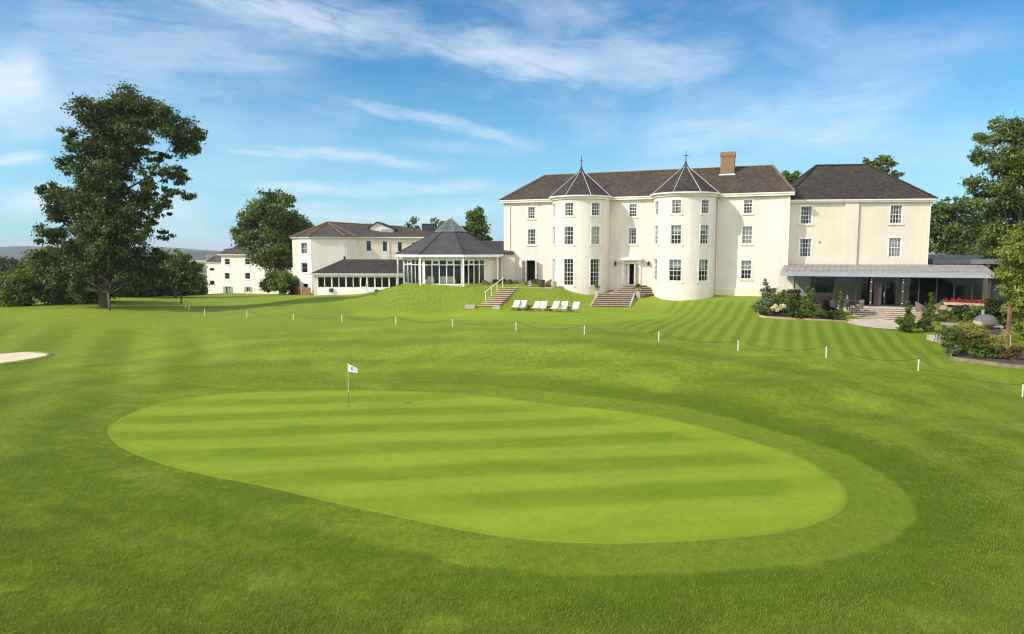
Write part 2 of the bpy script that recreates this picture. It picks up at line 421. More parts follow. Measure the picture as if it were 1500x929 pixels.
def grass_material(name, is_green):
    m, nt, out = nm(name); b = N(nt, 'ShaderNodeBsdfPrincipled'); p = position(nt)
    A = lambda s: N(nt, 'ShaderNodeAttribute', attribute_name=s).outputs['Fac']
    sep = N(nt, 'ShaderNodeSeparateXYZ'); L(nt, p, sep.inputs[0]); X, Y = sep.outputs[0], sep.outputs[1]
    flat = mapping(nt, p, (1, 1, 0))
    big = noise(nt, flat, .075, 4, .6, .6)
    med = noise(nt, mapping(nt, p, (.8, 1.7, 0), (0, 0, R(25))), .42, 5, .65, .5)
    sm = noise(nt, mapping(nt, p, (1.6, .9, 0), (0, 0, R(-35))), 2.6, 5, .7, .3)
    fine = noise(nt, mapping(nt, p, (1.7, .8, 0), (0, 0, R(-40))), 17, 3, .75)
    tiny = noise(nt, flat, 55, 2, .7)
    wob = mth(nt, 'MULTIPLY', mth(nt, 'SUBTRACT', noise(nt, flat, .35, 3, .6), .5), 1.0)
    def stripe(dx, dy, period, off, sharp, wobk=.35):
        s = mth(nt, 'ADD', mth(nt, 'MULTIPLY', X, dx), mth(nt, 'MULTIPLY', Y, dy))
        s = mth(nt, 'ADD', s, mth(nt, 'MULTIPLY', wob, wobk))
        s = mth(nt, 'SINE', mth(nt, 'MULTIPLY', mth(nt, 'SUBTRACT', s, off), 2*pi/period))
        return mapr(nt, s, -sharp, sharp, 0, 1, True)
    if is_green:
        gd = A('gd')
        st = stripe(-.148, .989, 3.08, 29.3+.77, .65, .5)
        c = mixc(nt, mth(nt, 'ADD', mth(nt, 'MULTIPLY', st, .8), mth(nt, 'MULTIPLY', wob, .5), clamp=True), (.160, .214, .011, 1), (.236, .290, .022, 1))
        edge = mapr(nt, mth(nt, 'ADD', gd, mth(nt, 'MULTIPLY', wob, .4)), -2.0, -1.3, 0, .6, True)
        right = mapr(nt, X, -6, 5, .25, 1)
        c = mixc(nt, mth(nt, 'MULTIPLY', edge, right), c, (.228, .290, .017, 1))
        rim = mapr(nt, mth(nt, 'ADD', gd, mth(nt, 'MULTIPLY', mth(nt, 'SUBTRACT', sm, .5), .5)), -.36, -.02, 0, 1, True)
        c = mixc(nt, rim, c, (.185, .230, .018, 1))
        k = mth(nt, 'ADD', mth(nt, 'MULTIPLY', med, .35), mth(nt, 'ADD', mth(nt, 'MULTIPLY', sm, .35), mth(nt, 'MULTIPLY', big, .3)))
        c = mixc(nt, mapr(nt, k, .36, .64), mixc(nt, 1.0, c, (.74, .79, .7, 1), 'MULTIPLY'), mixc(nt, 1.0, c, (1.14, 1.08, 1.1, 1), 'MULTIPLY'))
        g = mth(nt, 'ADD', mth(nt, 'MULTIPLY', fine, .6), mth(nt, 'MULTIPLY', tiny, .4))
        c = mixc(nt, mapr(nt, g, .35, .65), mixc(nt, 1.0, c, (.78, .80, .7, 1), 'MULTIPLY'), mixc(nt, 1.0, c, (1.18, 1.15, 1.3, 1), 'MULTIPLY'))
        bs, bd = .3, .02
    else:
        gd, zl, zp, zf, bank = A('gd'), A('zl'), A('zp'), A('zf'), A('bank')
        k = mth(nt, 'ADD', mth(nt, 'ADD', mth(nt, 'MULTIPLY', big, .34), mth(nt, 'MULTIPLY', med, .36)), mth(nt, 'MULTIPLY', sm, .30))
        dk, md, lt = (.072, .102, .005, 1), (.112, .148, .007, 1), (.196, .232, .018, 1)
        c = mixc(nt, mapr(nt, k, .40, .51), dk, md); c = mixc(nt, mapr(nt, k, .49, .60), c, lt)
        # dry, yellower patches
        dry = mapr(nt, noise(nt, mapping(nt, p, (1, 1, 0), (0, 0, 0), (31, 7, 0)), .23, 5, .7, .8), .56, .72, 0, .45)
        c = mixc(nt, dry, c, (.170, .160, .036, 1))
        # far and banked grass is lighter and drier
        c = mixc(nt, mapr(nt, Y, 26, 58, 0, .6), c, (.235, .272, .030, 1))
        # fairway passes on the left
        c = mixc(nt, mth(nt, 'MULTIPLY', zf, .34), c, mixc(nt, stripe(.90, .43, 4.4, -3.6, .8, 1.3), (.092, .128, .008, 1), (.215, .248, .032, 1)))
        # lawn in front of the house
        st = stripe(.925, -.38, 1.08, .2, 1.0, .45)
        lawn = mixc(nt, st, (.115, .165, .010, 1), (.205, .262, .024, 1))
        lawn = mixc(nt, mapr(nt, sm, .4, .65), mixc(nt, 1.0, lawn, (.85, .87, .8, 1), 'MULTIPLY'), lawn)
        c = mixc(nt, mth(nt, 'MULTIPLY', zl, .58), c, lawn)
        c = mixc(nt, mth(nt, 'MULTIPLY', zp, .85), c, mixc(nt, mapr(nt, med, .4, .6), (.19, .258, .016, 1), (.225, .285, .022, 1)))
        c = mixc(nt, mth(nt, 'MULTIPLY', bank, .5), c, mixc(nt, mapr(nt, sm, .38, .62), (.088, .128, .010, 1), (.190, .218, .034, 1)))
        slope_shade = mth(nt, 'SINE', mth(nt, 'MULTIPLY', mth(nt, 'ADD', gd, mth(nt, 'MULTIPLY', wob, 3.0)), 2*pi/3.6))  # light and dark contour bands painted in as shading of the mounds
        shade_m = mth(nt, 'MULTIPLY', mapr(nt, gd, 4.5, 6.0, 0, 1, True), mapr(nt, gd, 12, 17, .30, 0, True))
        c = mixc(nt, shade_m, c, mixc(nt, mapr(nt, slope_shade, -.7, .7), mixc(nt, 1.0, c, (.62, .70, .6, 1), 'MULTIPLY'), mixc(nt, 1.0, c, (1.38, 1.28, 1.5, 1), 'MULTIPLY')))
        # mown rings round the green
        gw = mth(nt, 'ADD', gd, mth(nt, 'MULTIPLY', wob, .55))
        ring1 = mth(nt, 'SUBTRACT', 1.0, mapr(nt, gw, 1.55, 1.85, 0, 1, True), clamp=True)
        c = mixc(nt, mth(nt, 'MULTIPLY', ring1, mapr(nt, X, -9, 5, .12, .7)), c, mixc(nt, mapr(nt, sm, .38, .62), (.132, .176, .012, 1), (.165, .207, .017, 1)))
        r2 = mth(nt, 'MULTIPLY', mapr(nt, gw, 1.6, 1.9, 0, 1, True), mth(nt, 'SUBTRACT', 1.0, mapr(nt, gw, 3.0, 4.4, 0, 1, True)))
        c = mixc(nt, mth(nt, 'MULTIPLY', r2, mapr(nt, X, -10, 8, .2, .6)), c, (.068, .105, .004, 1))
        r3 = mth(nt, 'MULTIPLY', mapr(nt, gw, 4.2, 4.5, 0, 1, True), mth(nt, 'SUBTRACT', 1.0, mapr(nt, gw, 4.6, 5.6, 0, 1, True)))
        c = mixc(nt, mth(nt, 'MULTIPLY', r3, .3), c, (.18, .22, .018, 1))
        g = mth(nt, 'ADD', mth(nt, 'MULTIPLY', fine, .6), mth(nt, 'MULTIPLY', tiny, .4))
        c = mixc(nt, mapr(nt, g, .32, .68), mixc(nt, 1.0, c, (.50, .56, .35, 1), 'MULTIPLY'), mixc(nt, 1.0, c, (1.42, 1.36, 1.9, 1), 'MULTIPLY'))
        # open country far off: fields and woods
        ff = N(nt, 'ShaderNodeTexVoronoi', in_Scale=.006); L(nt, mapping(nt, p, (1, .35, 0)), ff.inputs['Vector'])
        fcol = mixc(nt, mapr(nt, N2(nt, ff), .35, .75), (.05, .075, .025, 1), (.34, .29, .15, 1))
        c = mixc(nt, mapr(nt, Y, 170, 320), c, fcol)
        bs, bd = .75, .06
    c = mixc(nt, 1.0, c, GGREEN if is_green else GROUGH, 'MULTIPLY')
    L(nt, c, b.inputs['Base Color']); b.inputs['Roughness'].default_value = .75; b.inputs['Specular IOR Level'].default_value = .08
    h = mth(nt, 'ADD', mth(nt, 'MULTIPLY', sm, .9), mth(nt, 'ADD', mth(nt, 'MULTIPLY', fine, .55), mth(nt, 'MULTIPLY', tiny, .25)))
    bp = N(nt, 'ShaderNodeBump', in_Strength=bs, in_Distance=bd*2); L(nt, h, bp.inputs['Height']); L(nt, bp.outputs[0], b.inputs['Normal'])
    L(nt, b.outputs[0], out.inputs[0]); return m
def N2(nt, vor):
    s = N(nt, 'ShaderNodeSeparateColor'); L(nt, vor.outputs['Color'], s.inputs[0]); return s.outputs[0]

M['grass'] = grass_material('rough_grass', False)
M['green'] = grass_material('putting_grass', True)

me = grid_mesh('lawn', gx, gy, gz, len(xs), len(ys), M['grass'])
near = (np.abs(gx) < 70) & (gy > 0) & (gy < 110)
gd = np.full(len(gx), 50.0); gd[near] = np.clip(sdf(GREEN, gx[near], gy[near]), -20, 50)
zl = np.zeros(len(gx)); zl[near] = 1-ss(-.6, .35, sdf(LAWN, gx[near], gy[near]))
zp = np.zeros(len(gx)); zp[near] = 1-ss(-.6, .3, sdf(PUTT, gx[near], gy[near]))
zf = np.zeros(len(gx)); zf[near] = 1-ss(-4, 1, sdf(FAIR, gx[near], gy[near]))
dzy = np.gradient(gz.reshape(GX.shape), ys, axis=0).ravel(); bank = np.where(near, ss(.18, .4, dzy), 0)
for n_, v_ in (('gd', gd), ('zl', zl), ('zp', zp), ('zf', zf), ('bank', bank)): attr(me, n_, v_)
lawn = link_mesh('lawn', me); tag(lawn, kind='structure')

def sheet(name, outline, mat_, off, rings=24, kind='structure', attrs=False, cen=None):
    P = np.asarray(outline); c = P.mean(0) if cen is None else np.asarray(cen); n = len(P); V = [c]
    fr = 1-(1-np.linspace(0, 1, rings+1)[1:])**1.6
    for t in fr: V += list(c+(P-c)*t)
    V = np.array(V); z = ground_arr(V[:, 0], V[:, 1])+off
    if attrs: z[-n:] -= .014
    F = [(0, 1+j, 1+(j+1) % n) for j in range(n)]
    for k in range(rings-1):
        for j in range(n):
            a = 1+k*n+j; b_ = 1+k*n+(j+1) % n; F.append((a, a+n, b_+n, b_))
    me = bpy.data.meshes.new(name); me.from_pydata([(V[i,0], V[i,1], z[i]) for i in range(len(V))], [], F)
    if sum(p.normal.z for p in me.polygons) < 0: me.flip_normals()
    me.polygons.foreach_set('use_smooth', [True]*len(F)); me.materials.append(mat_)
    if attrs: attr(me, 'gd', np.concatenate([sdf(GREEN, V[:-n, 0], V[:-n, 1]), np.zeros(n)]))
    me.update(); o = link_mesh(name, me); tag(o, kind=kind); return o
sheet('putting_green', GREEN, M['green'], .007, attrs=True)
BUNK = closed_spline([hit(u, v)[:2] for u, v in [(-90,524),(-40,520),(0,519),(35,517),(62,518),(69,520.5),(58,525),(28,530),(0,534),(-40,541),(-85,536)]], 6)
sheet('bunker_sand', BUNK, M['sand'], .02, 8)
def ring_lip(name, outline, mat_, w, h):
    mb = MB(); P = np.asarray(outline); n = len(P); c = P.mean(0)
    for i in range(n):
        a, b_ = P[i], P[(i+1) % n]
        q = [a, b_]; pts = []
        for p in (a, b_):
            d = (p-c)/np.linalg.norm(p-c); g = ground(*p)
            pts.append(((p[0], p[1], g+.022), (p[0]+d[0]*w*.3, p[1]+d[1]*w*.3, g+h), (p[0]+d[0]*w, p[1]+d[1]*w, g+.0)))
        mb.face([pts[0][0], pts[1][0], pts[1][1], pts[0][1]]); mb.face([pts[0][1], pts[1][1], pts[1][2], pts[0][2]])
    o = mb.build(name, mat_, None, True); return tag(o, kind='structure')
M['turflip'] = simple('turf_lip', (.12, .15, .02), .9, .4, 8)
ring_lip('bunker_turf_edge', BUNK, M['turflip'], .4, .09)

# distant wooded hills
M['woods'] = simple('far_woods', (.018, .035, .016), .95, .5, .012, bump=1.0, bscale=.05, c2=(.05, .07, .035))
hx = np.linspace(-5200, 600, 120); hy = np.linspace(1100, 4200, 60); HX, HY = np.meshgrid(hx, hy)
hz = -45+ (46+10*np.sin(HX/420+1)+9*np.sin(HX/190))*ss(1150, 2300, HY+140*np.sin(HX/300))*(1-ss(-900, 200, HX)*.55)+6*np.sin(HX/70)*np.sin(HY/90)*ss(1150, 1700, HY)
hme = grid_mesh('hills', HX.ravel(), HY.ravel(), hz.ravel(), 120, 60, M['woods']); tag(link_mesh('hills', hme), kind='structure')

# ------------------------------------------------------------------ surfaces for walls
class Surf:
    def __init__(s, p0, p1=None, R_=None, n=None):
        if R_ is None:
            s.o = np.array(p0, float); d = np.array(p1, float)-s.o; s.len = float(np.linalg.norm(d)); s.t = d/s.len
            s.n = np.array([s.t[1], -s.t[0]]); s.R = None
        else:
            s.o = np.array(p0, float); s.R = R_; s.n = np.array(n, float); s.t = np.array([-s.n[1], s.n[0]])
    def f(s, a, z, d=0.0):
        if s.R is None: p = s.o+s.t*a+s.n*d
        else:
            th = a/s.R; p = s.o+(s.n*cos(th)+s.t*sin(th))*(s.R+d)
        return (p[0], p[1], z)
    def px(s, u, v):
        r = ray(u, v); A = np.array([[r[0], -s.t[0]], [r[1], -s.t[1]]]); k, a = np.linalg.solve(A, s.o)
        return a, H+k*r[2]
    def box(s, mb, a0, a1, z0, z1, d0, d1, m=0):
        mb.hexa([s.f(a0,z0,d1), s.f(a1,z0,d1), s.f(a1,z0,d0), s.f(a0,z0,d0), s.f(a0,z1,d1), s.f(a1,z1,d1), s.f(a1,z1,d0), s.f(a0,z1,d0)], m)
    def quad(s, mb, a0, a1, z0, z1, d, m=0):
        mb.face([s.f(a0,z0,d), s.f(a1,z0,d), s.f(a1,z1,d), s.f(a0,z1,d)], m)

def wall(mb, S, a0, a1, z0, z1, holes=(), depth=.2, da=None, m=0):
    A = {a0, a1}; Z = {z0, z1}
    for h in holes: A |= {h[0], h[1]}; Z |= {h[2], h[3]}
    A = sorted(A); Z = sorted(Z)
    if da:
        B = []
        for p, q in zip(A[:-1], A[1:]):
            n = max(1, int(math.ceil((q-p)/da))); B += [p+(q-p)*k/n for k in range(n)]
        A = B+[A[-1]]
    for p, q in zip(A[:-1], A[1:]):
        for r, t in zip(Z[:-1], Z[1:]):
            cm, cz = (p+q)/2, (r+t)/2
            if any(h[0] < cm < h[1] and h[2] < cz < h[3] for h in holes): continue
            S.quad(mb, p, q, r, t, 0, m)
    for h in holes:
        b0, b1, y0, y1 = h
        for (p, q) in ((S.f(b0,y0), S.f(b0,y1)), (S.f(b1,y1), S.f(b1,y0))):
            a = b0 if p[:2] == S.f(b0, y0)[:2] else b1
            mb.face([p, q, S.f(a, q[2], -depth), S.f(a, p[2], -depth)], m)
        mb.face([S.f(b0,y1), S.f(b1,y1), S.f(b1,y1,-depth), S.f(b0,y1,-depth)], m)
        mb.face([S.f(b0,y0), S.f(b0,y0,-depth), S.f(b1,y0,-depth), S.f(b1,y0)], m)

def window(parent, S, a0, a1, z0, z1, cols=3, rows=4, sill=True, dress=None, frame='white', arch=True, glass='glass', bar=.028, rec=.10, meet=True, name='window', rs=None):
    F = .055; mb = MB(); w = a1-a0; h = z1-z0; d0, d1 = -rec-.05, -rec+.015
    if arch:
        t = .10
        S.box(mb, a0-t, a0+.0, z0, z1+t, 0, .03); S.box(mb, a1, a1+t, z0, z1+t, 0, .03); S.box(mb, a0, a1, z1, z1+t, 0, .028)
    S.box(mb, a0+.002, a0+F, z0+.002, z1-.002, d0, d1); S.box(mb, a1-F, a1-.002, z0+.002, z1-.002, d0, d1)
    S.box(mb, a0+F, a1-F, z1-F, z1-.002, d0, d1-.002); S.box(mb, a0+F, a1-F, z0+.002, z0+F*1.3, d0, d1-.002)
    for i in range(1, cols):
        x = a0+F+(w-2*F)*i/cols; S.box(mb, x-bar/2, x+bar/2, z0+F*1.3, z1-F, d0+.01, d1-.008)
    for j in range(1, rows):
        z = z0+F+(h-2*F)*j/rows; k = bar*(2.0 if meet and j*2 == rows else 1)/2
        S.box(mb, a0+F, a1-F, z-k, z+k, d0+.012, d1-.011 if k < .02 else d1-.004)
    o = mb.build(name, M[frame] if isinstance(frame, str) else frame, parent)
    mb = MB(); S.quad(mb, a0+F*.5, a1-F*.5, z0+F*.5, z1-F*.5, -rec-.02); mb.build('pane', M[glass], o)
    if sill:
        mb = MB(); S.box(mb, a0-.16, a1+.16, z0-.15, z0-.003, -.12, .09); mb.build('sill', M['trim'], o)
    if dress:
        mb = MB()
        for kind, p in dress:
            D = -rec-.22
            if kind == 'blind': S.box(mb, a0+.02, a1-.02, z1-h*p, z1-.01, D-.02, D)
            elif kind == 'sides':
                n = 5
                for sgn in (0, 1):
                    for q in range(n):
                        u0 = q/n*w*p; u1 = (q+.9)/n*w*p
                        x0, x1 = (a0+u0, a0+u1) if sgn == 0 else (a1-u1, a1-u0)
                        S.box(mb, x0, x1, z0+.02, z1-.01, D-.05-.03*(q % 2), D-.03*(q % 2))
            elif kind == 'full':
                n = 9
                for q in range(n): S.box(mb, a0+w*q/n, a0+w*(q+.93)/n, z1-h*p, z1-.01, D-.05-.03*(q % 2), D-.03*(q % 2))
        mb.build('curtain', M['curtain'], o)
    return o

def hip_roof(mb, eave, ridge, thick=.12, m=0, mf=1, uvrot=None):
    # eave: 4 corners (fl, fr, br, bl) with z; ridge: 2 points (left, right)
    fl, fr, br, bl = [np.array(p, float) for p in eave]; rl, rr = [np.array(p, float) for p in ridge]
    def roofface(pts):
        pts = [np.array(p) for p in pts]; e = pts[1]-pts[0]; e /= np.linalg.norm(e)
        nrm = np.cross(pts[1]-pts[0], pts[2]-pts[0]); nrm /= np.linalg.norm(nrm); s = np.cross(nrm, e)
        mb.face(pts, m, [((p-pts[0])@e, (p-pts[0])@s) for p in pts])
    roofface([fl, fr, rr, rl]); roofface([fr, br, rr]); roofface([br, bl, rl, rr]); roofface([bl, fl, rl])
    dn = np.array([0, 0, thick])
    for a, b_ in ((fl, fr), (fr, br), (br, bl), (bl, fl)): mb.face([a-dn, b_-dn, b_, a], mf)
    mb.face([bl-dn, br-dn, fr-dn, fl-dn], mf)
def ridge_line(mb, pts, r=.11): mb.tube(pts, r, 6)

# ------------------------------------------------------------------ main house
Z = lambda rel: H+rel
FL = np.array([-.97, 81.0]); FR = np.array([27.85, 69.16])
SF = Surf(FL, FR); T, NV = SF.t, SF.n
EZ = Z(5.62)
house = thing('manor_house', 'large three-storey cream manor house with two round bay towers and brown hipped roof', 'house', (FL[0], FL[1], 3.0))
def W(u0, u1, v0, v1, S=SF):
    uc, vc = (u0+u1)/2, (v0+v1)/2
    return (S.px(u0, vc)[0], S.px(u1, vc)[0], S.px(uc, v1)[1], S.px(uc, v0)[1])
wf = [  # px window, cols, rows, dressing
 (W(773.6,783.4,303.4,320.3), 3, 4, [('sides', .2)]),
 (W(773,784.6,335.9,358.5), 3, 4, [('sides', .22)]),
 (W(921.8,932.8,299,318), 3, 4, [('blind', .3)]),
 (W(920.6,932.4,333.8,358), 3, 4, [('sides', .2), ('blind', .15)]),
 (W(1089.6,1102,293,313), 3, 4, [('blind', .3)]),
 (W(1087,1102,331.6,357.6), 3, 4, [('full', .98)]),
 (W(1085.5,1100.6,381.6,409), 3, 4, [('blind', .5)]),
]
fdoor = W(771.2,784,381.4,414.5); mdoor = W(919,930.3,387,417.3)
fdoor = (fdoor[0], fdoor[1], 3.62, fdoor[3]); mdoor = (mdoor[0]-.18, mdoor[1]+.18, 3.82, mdoor[3])
mb = MB(); wall(mb, SF, 0, SF.len, 1.6, EZ, [w[0] for w in wf]+[fdoor, mdoor], .22)
DEP = 8.0
Bk = lambda p, d: (p[0]-NV[0]*d, p[1]-NV[1]*d)
BL, BR = Bk(FL, DEP), Bk(FR, DEP)
for p, q in ((FR, BR), (BR, BL), (BL, FL)): mb.face([(*p,1.6), (*q,1.6), (*q,EZ), (*p,EZ)])
mb.build('wall', M['cream'], house)
mb = MB(); SF.quad(mb, .3, SF.len-.3, 1.7, EZ-.05, -1.5); mb.build('dark_backing', M['room'], house)
for w, c, r, dr in wf: window(house, SF, *w, c, r, True, dr)
# plinth, end pilaster, string under eaves, gutter
a_p0 = SF.px(1048, 425)[0]
mb = MB(); SF.box(mb, a_p0, SF.len+.03, 1.8, Z(-4.02), 0.003, .13); mb.build('plinth', M['trim'], house)
a_pl = SF.px(1139.5, 360)[0]
mb = MB(); SF.box(mb, a_pl, SF.len+.02, Z(-4.0), EZ-.02, .003, .07); mb.build('pilaster', M['cream'], house)
mb = MB(); SF.box(mb, -.40, SF.len+.40, EZ-.20, EZ+.02, .03, .36); SF.box(mb, -.42, SF.len+.42, EZ+.02, EZ+.13, .24, .45); mb.build('eaves_gutter', M['offwhite'], house)
mb = MB()
for u in (747.3,): mb.tube([SF.f(SF.px(u, 360)[0], 3.5, .07), SF.f(SF.px(u, 360)[0], EZ-.2, .07)], .055, 6)
mb.build('downpipe', M['offwhite'], house)
mb = MB(); a_d = SF.px(1048.5, 360)[0]; mb.tube([SF.f(a_d+.12, 2.8, .07), SF.f(a_d+.12, EZ-.55, .07), SF.f(a_d+.6, EZ-.2, .16), SF.f(a_d+1.0, EZ-.15, .2)], .05, 6); mb.build('downpipe', M['offwhite'], house)
mb = MB(); 
for u, v in ((790,300.5),(1029.5,429.5),(1092,427)):
    a, z = SF.px(u, v)
    SF.box(mb, a-.13, a+.13, z-.1, z+.1, .062 if v > 420 else .003, .085 if v > 420 else .03)
    mb.build('air_vent', M['stone'], house); mb = MB()
# roof
OV = .42; zE = EZ+.10
def E(a, d): p = FL+T*a+NV*d; return (p[0], p[1], zE)
zr = Z(8.85)
def Rg(a): p = FL+T*a-NV*(DEP/2); return (p[0], p[1], zr)
EV = [E(-OV, OV), E(SF.len+OV, OV), E(SF.len+OV, -DEP-OV), E(-OV, -DEP-OV)]; RG = [Rg(3.7), Rg(SF.len-1.9)]
mb = MB(); hip_roof(mb, EV, RG); roof = mb.build('roof', [M['tile'], M['offwhite']], house)
mb = MB(); up = np.array([0, 0, .03])
ridge_line(mb, [np.array(RG[0])+up, np.array(RG[1])+up], .10)
for a, b_ in ((EV[0], RG[0]), (EV[1], RG[1]), (EV[2], RG[1]), (EV[3], RG[0])): ridge_line(mb, [np.array(a)+up, np.array(b_)+up], .12)
mb.build('ridge_tiles', M['lichen'], roof)
# brick chimney on the ridge
ca = SF.px(1065.5, 245)
mb = MB()
r_ = ray(1065.5, 240); k_ = (FL[1]+2)/r_[1]
Sridge = Surf(FL-NV*DEP/2+NV*1.2, FR-NV*DEP/2+NV*1.2)
a0, _ = Sridge.px(1055.2, 245); a1, _ = Sridge.px(1075.6, 245); _, zt = Sridge.px(1065, 222.5); _, zb = Sridge.px(1065, 258)
def brick_stack(mb, S, a0, a1, z0, z1, dep):
    P = [S.f(a0,0,0), S.f(a1,0,0), S.f(a1,0,-dep), S.f(a0,0,-dep)]
    for i in range(4):
        p, q = P[i], P[(i+1) % 4]; l = math.hypot(q[0]-p[0], q[1]-p[1])
        mb.face([(p[0],p[1],z0),(q[0],q[1],z0),(q[0],q[1],z1),(p[0],p[1],z1)], 0, [(0,z0),(l,z0),(l,z1),(0,z1)])
    mb.face([(p[0],p[1],z1) for p in P], 0, [(0,0),(1,0),(1,1),(0,1)])
brick_stack(mb, Sridge, a0, a1, zr-1.6, zt-.45, 1.1)
brick_stack(mb, Surf(Sridge.f(0,0,.05)[:2], Sridge.f(Sridge.len,0,.05)[:2]), a0-.06, a1+.06, zt-.45, zt-.15, 1.2)
brick_stack(mb, Surf(Sridge.f(0,0,.0)[:2], Sridge.f(Sridge.len,0,.0)[:2]), a0-.01, a1+.01, zt-.15, zt, 1.1)
ch = mb.build('chimney', M['brick'], roof)
mb = MB(); Sridge.box(mb, a0-.12, a1+.12, zb-.15, zb+.22, .02, .08); mb.build('flashing', M['white'], roof)

# round bay towers
def tower(u_c, angs, rows, zbase, vis):
    a_c, _ = SF.px(u_c, 330); RT = 3.16
    c = FL+T*a_c+NV*TC
    S = Surf(c, None, RT, NV); half = pi*.62*RT
    holes = []
    for (ac, wd), levels in zip(angs, vis):
        a = R(ac)*RT
        for lv in levels:
            z0, z1, w, cols, rws, dr, sl = lv
            holes.append(((a-w/2, a+w/2, z0, z1), cols, rws, dr, sl))
    mb = MB(); wall(mb, S, -half, half, 1.6, EZ+.02, [h[0] for h in holes], .2, .22)
    o = mb.build('bay_tower', M['cream'], house, True)
    for h, cc, rr, dr, sl in holes: window(house, S, *h, cc, rr, sl, dr)
    mb = MB(); S2 = Surf(c, None, RT-1.5, NV)
    for k in range(24):
        x0, x1 = -half*.95*.5+half*.95*k/24, -half*.95*.5+half*.95*(k+1)/24
        S2.quad(mb, x0, x1, 1.7, EZ-.05, 0)
    mb.build('dark_backing', M['room'], o)
    mb = MB()
    for k in range(36):
        x0, x1 = -half+2*half*k/36, -half+2*half*(k+1)/36
        S.box(mb, x0, x1, EZ-.22, EZ+.02, .02, .16); S.box(mb, x0, x1, EZ+.02, EZ+.16, .18, .42)
    mb.build('eaves_gutter', M['offwhite'], o)
    # eight-sided slate cone with lead rolls
    RC = RT+.42; ze = EZ+.12; za = Z(8.75); mb = MB(); rl = MB()
    th = [pi/8*0+k*pi/4+R(-11) for k in range(8)]
    def P(t, r, z): q = c+(NV*cos(t)+T*sin(t))*r; return np.array([q[0], q[1], z])
    for k in range(8):
        a_, b_ = P(th[k], RC, ze), P(th[(k+1) % 8], RC, ze)
        # fill to the round eave
        arc = [P(th[k]+(pi/4)*j/6, RC, ze) for j in range(7)]
        top = P(0, 0, za)
        for j in range(6):
            mb.face([arc[j], arc[j+1], top], 0, [(j*.45, 0), (j*.45+.45, 0), (3*.45, 4.2)])
        rl.tube([P(th[k], RC, ze+.03), P(th[k], 0.12, za-.02)], [.045, .036], 6)
    mb.face([P(t, RC, ze-.06) for t in reversed(np.linspace(0, 2*pi, 48, endpoint=False))], 1)
    cone = mb.build('tower_roof', [M['tile2'], M['offwhite']], o)
    rl.build('lead_rolls', M['leadpale'], o)
    mb = MB(); mb.lathe((c[0], c[1], za-.35), [(.42,0),(.30,.25),(.12,.5),(.14,.6),(.09,.72),(.05,.8),(.04,1.55),(.012,1.95)], 10)
    mb.box((c[0], c[1], za+1.0), (.55, .035, .05), 0.2); mb.box((c[0], c[1], za+1.0), (.035, .5, .05), 0.2)
    mb.build('finial', M['iron'], o)
    return c
TC = .8
lv2 = lambda w, d: (Z(3.62), Z(5.0), w, 3, 4, d, True)
lv1 = lambda w, d: (Z(.55), Z(2.48), w, 3, 4, d, True)
tower(853.8, [(-54, 0), (-7.5, 0), (47, 0)], 4, 3, [
  [lv2(.95, None), lv1(.95, None), (Z(-3.75), Z(-1.0), .95, 3, 6, None, True)],
  [lv2(.98, [('sides', .15)]), lv1(1.05, [('sides', .12)]), (Z(-3.85), Z(-.97), 1.15, 3, 6, None, True)],
  [lv2(.98, None), lv1(1.05, [('full', .97)]), (Z(-3.85), Z(-.97), 1.15, 3, 6, None, True)]])
tower(1004.0, [(-56, 0), (-6.5, 0), (48.5, 0)], 4, 3, [
  [lv2(.95, [('blind', .4)]), lv1(.95, [('blind', .35)]), (Z(-3.2), Z(-.98), .95, 3, 4, [('blind', .5)], True)],
  [lv2(.98, [('sides', .3), ('blind', .2)]), lv1(1.1, [('blind', .4)]), (Z(-3.2), Z(-.98), 1.28, 3, 4, [('blind', .4)], True)],
  [lv2(.98, None), lv1(1.1, [('sides', .2), ('blind', .25)]), (Z(-3.2), Z(-.98), 1.25, 3, 4, [('blind', .45)], True)]])

